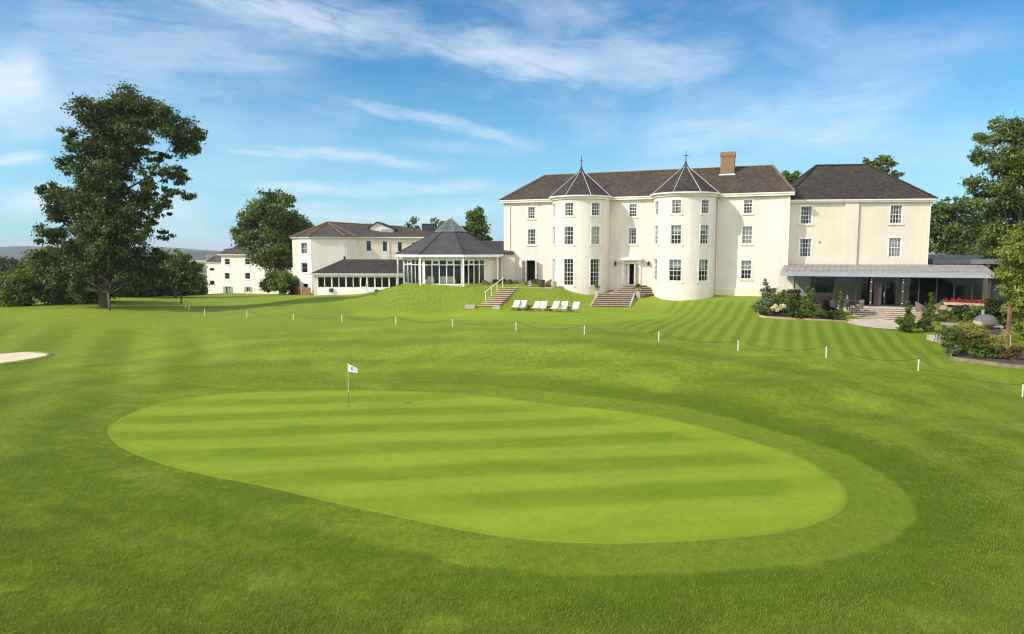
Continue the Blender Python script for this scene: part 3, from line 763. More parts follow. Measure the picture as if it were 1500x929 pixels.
# front door: portico, surround, open leaf
dc = (mdoor[0]+mdoor[1])/2; zd = mdoor[3]
mb = MB()
for s_ in (-1, 1):
    SF.box(mb, dc+s_*.92-.14, dc+s_*.92+.14, 3.82, zd+.25, .003, .16)
    SF.box(mb, dc+s_*.92-.19, dc+s_*.92+.19, zd+.12, zd+.34, .003, .45)
SF.box(mb, dc-.78, dc+.78, zd+.02, zd+.30, .003, .10)
SF.box(mb, dc-1.22, dc+1.22, zd+.345, zd+.47, .003, .62); SF.box(mb, dc-1.32, dc+1.32, zd+.472, zd+.56, .003, .74)
mb.face([SF.f(dc-1.3, zd+.565, .72), SF.f(dc+1.3, zd+.565, .72), SF.f(dc+1.1, zd+.80, .01), SF.f(dc-1.1, zd+.80, .01)])
mb.build('portico', M['offwhite'], house)
def leaf_door(name, hinge_a, z0, z1, w, ang, S, mats, d0=.02, panes=True, parent=None, glass='glass'):
    # leaf hinged at wall coordinate, swinging outwards by ang from the wall plane
    mb = MB(); p0 = np.array(S.f(hinge_a, 0, d0)[:2]); dr = S.t*cos(ang)+S.n*sin(ang)
    Sd = Surf(p0, p0+dr*w)
    if panes:
        b_ = .09
        Sd.box(mb, 0, b_, z0, z1, -.02, .02); Sd.box(mb, w-b_, w, z0, z1, -.02, .02)
        Sd.box(mb, b_, w-b_, z1-b_, z1, -.018, .018); Sd.box(mb, b_, w-b_, z0, z0+.45, -.018, .018)
        for k in range(1, 4): zz = z0+.45+(z1-b_-z0-.45)*k/4; Sd.box(mb, b_, w-b_, zz-.015, zz+.015, -.015, .015)
        Sd.box(mb, w/2-.015, w/2+.015, z0+.45, z1-b_, -.013, .013)
    else:
        Sd.box(mb, 0, w, z0, z1, -.025, .025)
        for q0, q1 in ((.08, .46), (.52, .93)): Sd.box(mb, .12, w-.12, z0+(z1-z0)*q0, z0+(z1-z0)*q1, -.035, .035)
    o = mb.build(name, M[mats], parent)
    if panes: mb = MB(); Sd.quad(mb, .09, w-.09, z0+.45, z1-.09, 0); mb.build('pane', M['leafglass'], o)
    mb = MB(); Sd.box(mb, w-.1, w-.06, z0+1.0, z0+1.12, -.07, .07); mb.build('handle', M['iron'], o)
    return o
leaf_door('door', mdoor[1]-.03, 3.84, zd-.02, .62, R(100), SF, 'offwhite', .0, False, house)
mb = MB(); SF.box(mb, mdoor[0]+.02, mdoor[0]+.34, 3.85, zd-.02, -.32, -.26); mb.build('door_side_panel', M['offwhite'], house)
# french door with two open leaves
fw = (fdoor[1]-fdoor[0])/2
mb = MB(); SF.box(mb, fdoor[0]-.12, fdoor[0], 3.6, fdoor[3]+.12, .003, .05); SF.box(mb, fdoor[1], fdoor[1]+.12, 3.6, fdoor[3]+.12, .003, .05); SF.box(mb, fdoor[0], fdoor[1], fdoor[3], fdoor[3]+.12, .003, .045); mb.build('door_frame', M['white'], house)
leaf_door('door', fdoor[0]-.05, 3.66, fdoor[3]-.02, fw, R(140), SF, 'offwhite', .06, True, house)
leaf_door('door', fdoor[1]+.05, 3.66, fdoor[3]-.02, fw*1.05, R(55), SF, 'offwhite', .06, True, house)
# wall lanterns each side of the door
for s_, nm_ in ((-1, 'left'), (1, 'right')):
    a_, z_ = SF.px(902 if s_ < 0 else 950.4, 386); x, y, z = SF.f(a_, z_, .2)
    t = thing('wall_lantern', 'black wall lantern between round tower and front door' if s_ < 0 else 'black wall lantern on sunlit wall right of front door', 'lantern', (x, y, z-.25), 'black lanterns beside the front door')
    mb = MB(); SF.box(mb, a_-.05, a_+.05, z_-.1, z_+.2, .003, .03); SF.box(mb, a_-.02, a_+.02, z_+.2, z_+.24, .0031, .22); mb.build('bracket', M['iron'], t)
    mb = MB(); mb.lathe((x, y, z_-.24), [(.05,0),(.11,.04),(.14,.30),(.17,.32),(.04,.46),(.02,.52)], 6); mb.build('lamp_body', M['charcoal'], t)

# ------------------------------------------------------------------ right wing
WL = np.array([28.25, 70.15]); WR = np.array([41.55, 68.4])
SW = Surf(WL, WR); zwe = Z(4.90)
wing = thing('side_wing', 'two-window-wide cream wing with steep dark hipped roof right of the manor house', 'house', (WL[0], WL[1], 2.4))
def WW(u0, u1, v0, v1): return W(u0, u1, v0, v1, SW)
ww = [(WW(1172.7,1189.4,302.3,328.4), [('sides', .22)]), (WW(1171.3,1188.6,349.8,376.8), [('sides', .25)]),
      (WW(1304,1321.6,300.6,327.6), [('sides', .22)]), (WW(1302,1319.8,348.5,377), [('full', .97)])]
mb = MB(); wall(mb, SW, -.9, SW.len, 1.2, zwe, [w[0] for w in ww], .2)
DW = 9.0; bk = lambda p: (p[0]-SW.n[0]*DW, p[1]-SW.n[1]*DW)
pL = SW.f(-.9, 0)[:2]; pR = tuple(WR)
for p, q in ((pR, bk(pR)), (bk(pR), bk(pL)), (bk(pL), pL)): mb.face([(*p,1.2),(*q,1.2),(*q,zwe),(*p,zwe)])
mb.build('wall', M['cream2'], wing)
mb = MB(); SW.quad(mb, .3, SW.len-.3, 1.3, zwe-.05, -1.5); mb.build('dark_backing', M['room'], wing)
for i, (w, d) in enumerate(ww): window(wing, SW, *w, 4 if i % 2 == 0 else 4, 4, i in (0, 2), d)
a0, a1 = SW.px(1235.3, 340)[0], SW.px(1256, 340)[0]
mb = MB(); SW.box(mb, a0, a1, 5.2, zwe-.02, .003, .16); mb.build('chimney_breast', M['cream2'], wing)
mb = MB(); mb.tube([SW.f(a1+.09, 5.6, .06), SW.f(a1+.09, zwe-.15, .06)], .05, 6); mb.build('downpipe', M['leadpale'], wing)
mb = MB(); mb.tube([SW.f(SW.len-.1, 5.2, .06), SW.f(SW.len-.1, zwe-.15, .06)], .05, 6); mb.build('downpipe', M['offwhite'], wing)
mb = MB(); SW.box(mb, -.6, SW.len+.32, zwe-.16, zwe+.02, .01, .30); SW.box(mb, -.6, SW.len+.34, zwe+.02, zwe+.12, .2, .40); mb.build('eaves_gutter', M['offwhite'], wing)
a, z = SW.px(1200.5, 354.5); mb = MB(); SW.box(mb, a-.11, a+.11, z-.11, z+.11, .003, .03); mb.build('air_vent', M['lead'], wing)
def EW(a, d): p = np.array(SW.f(a, 0, d)[:2]); return (p[0], p[1], zwe+.1)
aL, aR = -.75, SW.len+.38
rzw = Z(8.95); RGW = [(*SW.f(3.75, 0, -4.6)[:2], rzw), (*SW.f(8.9, 0, -4.6)[:2], rzw)]
EVW = [EW(aL, .38), EW(aR, .38), EW(aR, -DW-.3), EW(aL, -DW-.3)]
mb = MB(); hip_roof(mb, EVW, RGW); rf = mb.build('roof', [M['tile2'], M['offwhite']], wing)
mb = MB(); u3 = np.array([0,0,.03]); ridge_line(mb, [np.array(RGW[0])+u3, np.array(RGW[1])+u3], .1)
for a_, b_ in ((EVW[0],RGW[0]),(EVW[1],RGW[1]),(EVW[2],RGW[1]),(EVW[3],RGW[0])): ridge_line(mb, [np.array(a_)+u3, np.array(b_)+u3], .11)
mb.build('ridge_tiles', M['tile2'], rf)

# ------------------------------------------------------------------ glazed veranda with standing-seam roof
VL = np.array([25.7, 65.3]); VR = np.array([42.3, 59.9]); SV = Surf(VL, VR)
zf_ = Z(-5.25)                      # veranda floor
ver = thing('glazed_veranda', 'long glazed veranda with pale standing-seam metal roof below the right wing', 'veranda', (VL[0]+3, VL[1], zf_))
zfr = Z(-2.12); zbk = Z(-1.48)
# the roof rises from the fascia to the wing wall, in two steps with seams
BLr = np.array([27.9, 69.95]); BRr = np.array([46.4, 67.6])
def RP(t, k, dz=0):   # t along, k 0 front .. 1 back, slight curve
    p = (VL*(1-t)+VR*t)*(1-k)+(BLr*(1-t)+BRr*t)*k
    return (p[0], p[1], zfr+(zbk-zfr)*(1-(1-k)**1.7)+dz)
mb = MB(); ks = [0, .18, .4, .7, 1.0]
for i in range(40):
    for k0, k1 in zip(ks[:-1], ks[1:]):
        mb.face([RP(i/40,k0), RP((i+1)/40,k0), RP((i+1)/40,k1), RP(i/40,k1)])
for k0, k1 in zip(ks[:-1], ks[1:]): mb.face([RP(0,k1,-.25), RP(1,k1,-.25), RP(1,k0,-.25), RP(0,k0,-.25)])
for t in (0, 1): mb.face([RP(t,k) for k in ks]+[RP(t,1,-.25), RP(t,0,-.25)])
o = mb.build('roof', M['zinc'], ver)
mb = MB()
for i in range(1, 34): mb.tube([RP(i/34, k, .025) for k in ks], .022, 4)
mb.tube([RP(t, .18, .02) for t in (0, .5, 1)], .02, 4); mb.tube([RP(t, .55, .02) for t in (0, .5, 1)], .02, 4)
mb.build('seam', M['lead'], o)
mb = MB(); SV.box(mb, -.05, SV.len+.05, zfr-.36, zfr+.02, .003, .07); mb.build('fascia', M['zincblue'], ver)
# glazing line set back .9 m from the fascia
G0 = VL-SV.n*1.0+SV.t*1.3; G1 = VR-SV.n*1.0-SV.t*.4; SG = Surf(G0, G1)
aA = SG.px(1164, 420)[0]
mb = MB(); SG.box(mb, SG.px(1153,420)[0], aA, zf_-.9, zfr-.27, -.25, .0); mb.build('end_pier', M['cream2'], ver)
wingw = MB(); SG2 = Surf(np.array(G0)-SV.n*2.6, np.array(G1)-SV.n*2.6)
wingw.face([SG2.f(-1,zf_,0), SG2.f(SG2.len*.66,zf_,0), SG2.f(SG2.len*.66,zfr+.3,0), SG2.f(-1,zfr+.3,0)])
wingw.build('rear_wall', M['cream3'], ver)
mb = MB()
SG2.box(mb, SG2.px(1188,410)[0], SG2.px(1222,410)[0], zf_+1.05, zf_+2.5, .004, .03)
SG2.box(mb, SG2.px(1262,420)[0], SG2.px(1312,420)[0], zf_+.02, zf_+2.5, .004, .03)
SG2.box(mb, SG2.len*.66, SG2.len+.5, zf_, zfr+.3, -.05, .0)
mb.build('rear_openings', M['dark'], ver)
mb = MB(); 
for t0, t1 in ((0, 1),): mb.face([RP(0,0.02,-.28), RP(1,0.02,-.28), RP(1,.98,-.28), RP(0,.98,-.28)][::-1])
mb.build('ceiling', M['charcoal'], ver)
bars = [1164,1192,1222,1254,1275,1296.5,1321,1346,1372,1398,1424,1449]
As = [SG.px(u, 420)[0] for u in bars]
mb = MB()
for i, a in enumerate(As): SG.box(mb, a-.05, a+.05, zf_+.02, zfr-.27, -.06, .06)
SG.box(mb, As[0], As[-1], zfr-.40, zfr-.28, -.055, .055); SG.box(mb, As[0], As[-1], zf_+.0, zf_+.1, -.055, .055)
frm = mb.build('glazing_frame', M['charcoal'], ver)
for a, b_ in zip(As[:-1], As[1:]):
    mb = MB(); SG.quad(mb, a+.05, b_-.05, zf_+.1, zfr-.4, 0); mb.build('pane', M['glassd'], frm)
mb = MB(); SG.box(mb, As[4]+.3, As[4]+.95, zf_+.05, zf_+2.4, .07, .12); d_ = mb.build('door', M['darkwood'], ver)
mb = MB(); SG.box(mb, As[5]-.1, As[5]-.06, zf_+.9, zf_+1.3, .07, .16); mb.build('handle', M['leadpale'], d_)
# dark posts carrying the front edge, white marker dots on them
for u in (1276, 1322.5, 1449):
    Sp = Surf(VL-SV.n*.45, VR-SV.n*.45); a = Sp.px(u, 420)[0]
    mb = MB(); Sp.box(mb, a-.09, a+.09, zf_-.5, zfr-.26, -.09, .09); p_ = mb.build('post', M['darkwood'], ver)
    if u < 1400:
        mb = MB()
        for zz in (2.55, 2.3, 1.45, .35): x, y, _ = Sp.f(a, 0, .1); mb.lathe((x, y, zf_+zz), [(.0,-.05),(.055,-.03),(.055,.03),(.0,.05)], 8)
        mb.build('marker', M['white'], p_)
# floor slab / terrace under the veranda
def slab(name, poly, ztop, zbot, mat_, kind='structure'):
    mb = MB(); mb.prism(poly, zbot, ztop); o = mb.build(name, mat_); return tag(o, kind=kind)
Sft = Surf(VL+SV.n*.0, VR+SV.n*.0)
stepL, stepR = Sft.px(1241, 450)[0], Sft.px(1350, 450)[0]
vfl = [VL-SV.t*-.3, Sft.f(stepL-.3,0,.2)[:2], Sft.f(stepL,0,.75)[:2], Sft.f(stepR,0,.75)[:2], Sft.f(stepR+1.5,0,.4)[:2], VR+SV.t*3, BRr+np.array([1,0]), BLr]
slab('terrace_paving', vfl, zf_, zf_-2.0, M['paving'])

# ------------------------------------------------------------------ flat-roofed annexe right of the wing
AL = np.array([43.0, 73.5]); AR = np.array([51.5, 72.0]); SA = Surf(AL, AR)
ann = thing('flat_roofed_annexe', 'dark flat-roofed annexe with blue-grey metal edge behind the veranda roof', 'building', (AL[0], AL[1], 2.5))
mb = MB(); SA.box(mb, -1, SA.len, 2.0, Z(-.95), -6, 0); mb.build('wall', M['charcoal'], ann)
mb = MB(); SA.box(mb, -1.3, SA.len-2.0, Z(-.94), Z(-.55), -6.2, .3); mb.build('roof', M['annexroof'], ann)
mb = MB(); SA.box(mb, 1.2, SA.len+.3, Z(-1.45), Z(-.96), .01, 2.0); mb.build('canopy', M['annexroof'], ann)
mb = MB(); SA.box(mb, 6.4, 6.7, 2.5, Z(-1.46), 1.3, 1.6); mb.build('post', M['wood'], ann)

# ------------------------------------------------------------------ octagonal pavilion
OC = np.array([-6.95, 78.0]); zfl = Z(-3.82)
pav = thing('octagonal_pavilion', 'octagonal glazed pavilion with grey slate roof and pointed glass lantern', 'pavilion', (OC[0], OC[1], zfl))
ANG = [R(-27.5+45*k) for k in range(8)]
oc = lambda k, r: OC+r*np.array([sin(ANG[k % 8]), -cos(ANG[k % 8])])
ze_ = Z(-.52)
mb = MB()
for k in range(8):
    a, b_ = oc(k, 6.3), oc(k+1, 6.3); c, d = oc(k+1, 1.75), oc(k, 1.75); zt_ = Z(1.98)
    w_ = np.linalg.norm(b_-a); w2 = np.linalg.norm(c-d); sl = 5.2
    mb.face([(*a,ze_),(*b_,ze_),(*c,zt_),(*d,zt_)], 0, [(0,0),(w_,0),((w_+w2)/2,sl),((w_-w2)/2,sl)])
    mb.face([(*oc(k,6.3),ze_-.1),(*oc(k+1,6.3),ze_-.1),(*b_,ze_),(*a,ze_)], 1)
    mb.face([(*oc(k,5.3),ze_-.1),(*oc(k+1,5.3),ze_-.1),(*oc(k+1,6.3),ze_-.1),(*oc(k,6.3),ze_-.1)], 1)
mb.face([(*oc(k,5.3),ze_-.08) for k in reversed(range(8))], 1)
rf = mb.build('roof', [M['slate'], M['white']], pav)
mb = MB()
for k in range(8): mb.tube([(*oc(k,6.3),ze_+.03),(*oc(k,1.75),Z(1.98)+.03)], .06, 5)
mb.build('hip_roll', M['slate'], rf)
mb = MB(); apex = (OC[0], OC[1], Z(3.62))
for k in range(8): mb.face([(*oc(k,1.8),Z(2.05)),(*oc(k+1,1.8),Z(2.05)),apex])
lan = mb.build('glass_lantern', M['glasslit'], pav)
mb = MB()
for k in range(8):
    a, b_ = np.array((*oc(k,1.82),Z(2.05))), np.array((*oc(k+1,1.82),Z(2.05))); ap = np.array(apex)
    mb.tube([a, b_], .05, 5)
    for q in range(4):
        s0 = a+(b_-a)*q/4; mb.tube([s0+[0,0,.02], s0*(.0 if q == 0 else (1-[0,.5,.95,.5][q]))+(ap if q == 0 else (ap*[0,.5,.95,.5][q]))+[0,0,.02]], .035 if q == 0 else .016, 5)
mb.lathe((OC[0],OC[1],Z(3.5)), [(.16,0),(.10,.15),(.02,.32)], 8)
mb.build('lantern_bars', M['lead'], lan)
# fascia with dentil brackets, corner posts
mb = MB()
for k in range(8):
    S = Surf(oc(k,6.3), oc(k+1,6.3)); S.box(mb, 0, S.len, ze_-.24, ze_-.105, -.04, .015)
mb.build('fascia', M['white'], pav)
for k in (-2,-1,0,1,2):
    S = Surf(oc(k,6.3), oc(k+1,6.3)); n = 9
    for q in range(n): mb = MB(); x = S.len*(q+.5)/n; S.box(mb, x-.05, x+.05, ze_-.34, ze_-.11, -.75, -.06); mb.build('rafter_end', M['white'], pav)
for k in (-2,-1,0,1,2,3):
    p = oc(k, 6.05); mb = MB(); mb.box((p[0], p[1], (zfl+ze_)/2-.15), (.15,.15,ze_-zfl+.1-.2), -ANG[k % 8]*0+R(-5)); mb.build('post', M['white'], pav)
mb = MB(); mb.prism([oc(k,5.75) for k in range(8)], zfl-1.6, zfl+.02); mb.build('base', M['paving'], pav)
RG_ = 5.45
for k in range(-2, 6):
    S = Surf(oc(k,RG_), oc(k+1,RG_)); zt_ = ze_-.11
    glazed = {-2:(0,1), -1:(0.06,.97), 0:(.03,.98), 1:(.03,.72)}.get(k)
    if glazed is None:
        mb = MB(); S.box(mb, 0, S.len, zfl+.03, zt_, -.15, 0); mb.build('wall', M['cream2'], pav); continue
    g0, g1 = S.len*glazed[0], S.len*glazed[1]
    mb = MB(); S.box(mb, 0, S.len, zt_-.42, zt_, -.12, .0)
    if g0 > .02: S.box(mb, 0, g0, zfl+.03, zt_-.425, -.12, 0)
    if g1 < S.len-.02: S.box(mb, g1, S.len, zfl+.03, zt_-.425, -.12, 0)
    mb.build('wall', M['cream2' if k == 1 else 'white'], pav)
    n = 5 if k != 1 else 4; mb = MB(); z0, z1 = zfl+.05, zt_-.43; ztr = z1-.55
    for q in range(n+1):
        x = g0+(g1-g0)*q/n; S.box(mb, max(g0,x-.045), min(g1,x+.045), z0, z1, -.08, .03)
    S.box(mb, g0, g1, z0, z0+.14, -.075, .026); S.box(mb, g0, g1, z1-.07, z1, -.075, .026); S.box(mb, g0, g1, ztr-.04, ztr+.04, -.075, .026)
    for q in ((1, 3) if k == 0 else (1,)):
        x0, x1 = g0+(g1-g0)*q/n+.05, g0+(g1-g0)*(q+1)/n-.05
        S.box(mb, x0, x0+.07, ztr+.05, z1-.08, .0, .045); S.box(mb, x1-.07, x1, ztr+.05, z1-.08, .0, .045); S.box(mb, x0+.07, x1-.07, ztr+.05, ztr+.12, .0, .042); S.box(mb, x0+.07, x1-.07, z1-.15, z1-.08, .0, .042)
    fr = mb.build('window', M['white'], pav)
    for q in range(n):
        x0, x1 = g0+(g1-g0)*q/n+.045, g0+(g1-g0)*(q+1)/n-.045
        mb = MB(); S.quad(mb, x0, x1, z0+.14, z1-.07, -.03); mb.build('pane', M['glass'], fr)
mb = MB(); mb.prism([oc(k,2.6) for k in range(8)], zfl+.03, ze_-.2); mb.build('dark_backing', M['room'], pav)
# pale armchairs inside the glazing
def armchair(x, y, z, rz, mat_, name='armchair'):
    mb = MB(); c_, s_ = cos(rz), sin(rz)
    def bx(lx, ly, lz, sx, sy, sz): mb.box((x+lx*c_-ly*s_, y+lx*s_+ly*c_, z+lz), (sx, sy, sz), rz)
    bx(0,0,.25,.7,.68,.36); bx(0,.33,.62,.72,.14,.62); bx(-.36,0,.42,.13,.66,.34); bx(.36,0,.42,.13,.66,.34)
    return mb.build(name, M[mat_], None)
for i, (u, lab) in enumerate(((630,'pale armchair behind pavilion glass, nearest the left corner post'),(650,'pale low armchair in the middle of the pavilion window'),(661,'pale high armchair behind pavilion glass right of centre'))):
    p = at(u, 415, 73.9); o = armchair(p[0], p[1], zfl+.03, R([20,0,-15][i])+pi, 'curtain'); tag(o, lab, 'armchair', 'armchairs inside the pavilion')

# connecting block between pavilion and manor
CLK = thing('connecting_block', 'low cream connecting block with slate roof between pavilion and manor', 'building', (-2.5, 80, zfl))
mb = MB(); mb.box((-2.2, 82.2, (zfl+ze_)/2-.5), (5.2, 4.2, ze_-zfl+1.0)); mb.build('wall', M['cream2'], CLK)
mb = MB(); mb.prism([(-5.0,79.9),(.2,79.9),(.2,84.6),(-5.0,84.6)], ze_, [ze_+.15,ze_+.15,ze_+1.6,ze_+1.6]); mb.build('roof', M['slate'], CLK)
mb = MB(); mb.tube([(-1.6,79.98,zfl),(-1.6,79.98,ze_-.1)], .05, 6); mb.build('downpipe', M['offwhite'], CLK)

# ------------------------------------------------------------------ low garden-room range
LL = np.array([-24.75, 85.2]); LR = np.array([-11.5, 84.4]); SL_ = Surf(LL, LR)
lk = thing('garden_room', 'low white-framed garden room with dark tiled roof left of the pavilion', 'building', (LL[0], LL[1], 2.0))
zle = Z(-2.98); zsill = Z(-4.72)
mb = MB(); wall(mb, SL_, 0, SL_.len, 1.0, zle, [(SL_.px(465,412)[0], SL_.len-.1, zsill, zle-.30)], .18)
for p, q in ((LR, LR+[0,6]), (LR+[0,6], LL+[0,6]), (LL+[0,6], LL)): mb.face([(*p,1.0),(*q,1.0),(*q,zle),(*p,zle)])
mb.build('wall', M['white'], lk)
mb = MB(); SL_.box(mb, .02, SL_.px(464,412)[0]-.05, 1.2, zle-.02, .003, .03); mb.build('corner_pier', M['cream2'], lk)
mb = MB(); SL_.quad(mb, .2, SL_.len-.2, 1.2, zle-.05, -1.8); mb.build('dark_backing', M['room'], lk)
g0, g1 = SL_.px(465,412)[0], SL_.len-.1; n = 14; mb = MB()
for q in range(n+1):
    x = g0+(g1-g0)*q/n; t_ = .075 if q % 2 == 0 else .045; S = SL_; S.box(mb, x-t_, x+t_, zsill, zle-.32, -.1, .02)
SL_.box(mb, g0, g1, zsill, zsill+.1, -.095, .018); SL_.box(mb, g0, g1, zle-.42, zle-.32, -.095, .018)
fr = mb.build('window', M['white'], lk)
for q in range(n):
    x0, x1 = g0+(g1-g0)*q/n+.06, g0+(g1-g0)*(q+1)/n-.06
    if q == 6:
        mb = MB()   # tilted open casement
        tl = .42
        for (c0, c1) in ((x0, x0+.07), (x1-.07, x1)):
            mb.hexa([SL_.f(c0,zsill+.1,.03+tl), SL_.f(c1,zsill+.1,.03+tl), SL_.f(c1,zsill+.1,-.03+tl), SL_.f(c0,zsill+.1,-.03+tl), SL_.f(c0,zle-.42,.03), SL_.f(c1,zle-.42,.03), SL_.f(c1,zle-.42,-.03), SL_.f(c0,zle-.42,-.03)])
        SL_.box(mb, x0, x1, zsill+.1, zsill+.18, tl-.03, tl+.03); mb.build('open_casement', M['white'], fr); continue
    mb = MB(); SL_.quad(mb, x0, x1, zsill+.1, zle-.42, -.05); mb.build('pane', M['glass'], fr)
mb = MB(); SL_.box(mb, -.3, SL_.len, zle-.18, zle+.04, .01, .3)
for q in range(40): x = SL_.len*(q+.5)/40; SL_.box(mb, x-.05, x+.05, zle-.3, zle-.185, .01, .25)
mb.build('eaves', M['white'], lk)
EVL = [(*SL_.f(-.35,0,.38)[:2],zle+.05),(*SL_.f(SL_.len,0,.38)[:2],zle+.05),(*SL_.f(SL_.len,0,-6.4)[:2],zle+.05),(*SL_.f(-.35,0,-6.4)[:2],zle+.05)]
RGL = [(*SL_.f(2.9,0,-2.9)[:2],Z(-1.22)),(*SL_.f(SL_.len,0,-2.9)[:2],Z(-1.22))]
mb = MB(); hip_roof(mb, EVL, RGL, .08); mb.build('roof', [M['tile2'], M['white']], lk)
mb = MB(); x, y, _ = SL_.f(3.1,0,-2.9); mb.lathe((x,y,Z(-1.3)), [(.14,0),(.14,.35),(.17,.36),(.17,.42),(.06,.46)], 8); mb.build('roof_vent', M['iron'], lk)
for u, v in ((485.5, 425), (552, 426.5)):
    a, z = SL_.px(u, v); mb = MB(); SL_.box(mb, a-.22, a+.22, z-.2, z+.2, .003, .25); SL_.box(mb, a-.18, a+.18, z-.17, z+.17, .251, .27); mb.build('flue_box', M['iron'], lk)

# ------------------------------------------------------------------ accommodation wing behind
HP = [np.array(p) for p in ((-32.5,101.5),(-30.5,97.8),(-28.2,96.2),(-23.6,97.0),(-22.3,98.2),(-7.5,100.2))]
hw = thing('accommodation_wing', 'two-storey cream wing with canted end and brown roof behind the garden room', 'building', (HP[2][0], HP[2][1], 1.2))
zhe = Z(1.78)
walls = [(HP[i], HP[i+1]) for i in range(5)]
tall = [(537,543.2,353.3,367.5),(560.8,566.8,354,368),(583,588.4,355,368),(604,610,355.5,369)]
for i, (p, q) in enumerate(walls):
    S = Surf(p, q); holes = []
    if i == 1: holes = [W(441,450.2,356,372, S), W(441.5,450.8,385,400, S), W(443.5,451.5,415.5,431, S)]
    if i == 4: holes = [W(*t, S) for t in tall]
    mb = MB(); wall(mb, S, 0, S.len, .3, zhe, holes, .12); mb.build('wall', M['white' if i == 1 else 'cream2' if i in (0,4) else 'cream3'], hw)
    for j, h in enumerate(holes):
        if i == 1: window(hw, S, *h, 1, 2 if j < 2 else 1, j < 2, [('full', .9 if j == 0 else .15)] if j < 2 else None, meet=False)
        else:
            window(hw, S, *h, 1, 2, False, None, arch=False, frame='charcoal', meet=False)
            mb = MB(); S.box(mb, h[0], h[1], h[2]-1.9, h[2]-.01, .003, .03); mb.build('spandrel_panel', M['spandrel'], hw)
    mb = MB(); S.quad(mb, .6, S.len-.6, .5, zhe-.05, -.9); mb.build('dark_backing', M['room'], hw)
    mb = MB(); S.box(mb, -.05, S.len+.05, zhe-.12, zhe+.06, .01, .3); mb.build('eaves', M['offwhite'], hw)
    if i in (3, 4):
        mb = MB()
        for x in ((.2,) if i == 3 else (4.6, 11.5)): mb.tube([S.f(x,.5,.06), S.f(x,zhe-.1,.06)], .05, 5)
        mb.build('downpipe', M['offwhite'], hw)
backs = [np.array((-9.0,112.0)), np.array((-30.0,112.0))]
mb = MB()
for p, q in ((HP[5],backs[0]),(backs[0],backs[1]),(backs[1],HP[0])): mb.face([(*p,.3),(*q,.3),(*q,zhe),(*p,zhe)])
mb.build('wall', M['cream3'], hw)
cen = np.array((-26.0, 104)); grow_ = lambda p: p+(p-cen)/np.linalg.norm(p-cen)*.45
EP = [grow_(p) for p in HP]; A_ = np.array((-27.2,101.5,Z(4.05))); B_ = np.array((-16.5,104.0,Z(3.45)))
mb = MB(); ev = lambda p: np.array((p[0],p[1],zhe+.07))
def tri(pts):
    pts = [np.array(p) for p in pts]; e = pts[1]-pts[0]; e = e/np.linalg.norm(e); nr = np.cross(pts[1]-pts[0], pts[2]-pts[0]); nr /= np.linalg.norm(nr); s = np.cross(nr, e)
    mb.face(pts, 0, [((p-pts[0])@e, (p-pts[0])@s) for p in pts])
for i in range(4): tri([ev(EP[i]), ev(EP[i+1]), A_])
tri([ev(EP[4]), ev(EP[5]), B_, A_]); tri([ev(EP[5]), ev(backs[0]), B_]); tri([ev(backs[0]), ev(backs[1]), A_, B_]); tri([ev(backs[1]), ev(EP[0]), A_])
rf = mb.build('roof', M['tilered'], hw)
mb = MB()
for i in (0,1,2,3,4): ridge_line(mb, [ev(EP[i])+[0,0,.03], A_+[0,0,.03]], .1)
ridge_line(mb, [A_+[0,0,.03], B_+[0,0,.03]], .1); mb.build('ridge_tiles', M['lichen'], rf)
# lift housing on the roof, vent pipes, black flue housing
q0 = at(564, 336, 102.2); mb = MB()
hx_, hy_ = q0[0], q0[1]; z0 = Z(1.9); z1 = Z(3.95)
prof = [(-2.0,z0),(1.5,z0),(1.5,Z(3.0)),(-.9,Z(3.95)),(-2.0,Z(3.25))]
F_ = [(hx_+x,hy_-1.2,z) for x, z in prof]; K_ = [(hx_+x,hy_+3.2,z) for x, z in prof]
mb.face(F_); mb.face(K_[::-1])
for i in range(5): j = (i+1) % 5; mb.face([F_[j], F_[i], K_[i], K_[j]])
mb.build('lift_housing', M['cream3'], hw)
mb = MB()
for (xa, za_), (xb, zb2) in (((-2.25,Z(3.16)),(-.9,Z(4.02))),((-.9,Z(4.02)),(1.75,Z(2.97)))):
    mb.hexa([(hx_+xa,hy_-1.45,za_),(hx_+xb,hy_-1.45,zb2),(hx_+xb,hy_+3.4,zb2),(hx_+xa,hy_+3.4,za_),(hx_+xa,hy_-1.45,za_+.1),(hx_+xb,hy_-1.45,zb2+.1),(hx_+xb,hy_+3.4,zb2+.1),(hx_+xa,hy_+3.4,za_+.1)])
mb.build('lift_housing_roof', M['tilered'], hw)
mb = MB(); mb.box((hx_+.55,hy_-1.3,Z(2.55)), (1.7,.16,.85)); mb.build('louvre_panel', M['lead'], hw)
mb = MB()
for u in (537, 543): p = at(u, 336, 103); mb.lathe((p[0],p[1],Z(2.9)), [(.1,0),(.1,1.0),(.13,1.02),(.13,1.1)], 6)
mb.build('vent_pipe', M['stone'], hw)
p = at(627, 340, 104); mb = MB(); mb.box((p[0],p[1],Z(2.2)), (1.65,1.6,3.2)); mb.box((p[0],p[1],Z(3.85)), (1.75,1.7,.12)); mb.build('flue_housing', M['charcoal'], hw)

# brown timber screen beside the wing
sc_ = thing('timber_screen', 'red-brown timber screen fence at the foot of the canted wing', 'fence', (*at(440,430,97.0)[:2], 1.0))
S = Surf(at(431,430,98)[:2], at(455,430,93.5)[:2]); mb = MB()
for q in range(14): S.box(mb, S.len*q/14+.01, S.len*(q+1)/14-.01, .4, Z(-5.15), -.03, .03)
mb.build('board_panel', M['redbrown'], sc_)
mb = MB(); S.box(mb, S.len*.52-.06, S.len*.52+.06, .3, Z(-4.7), .031, .14); mb.build('post', M['palewood'], sc_)

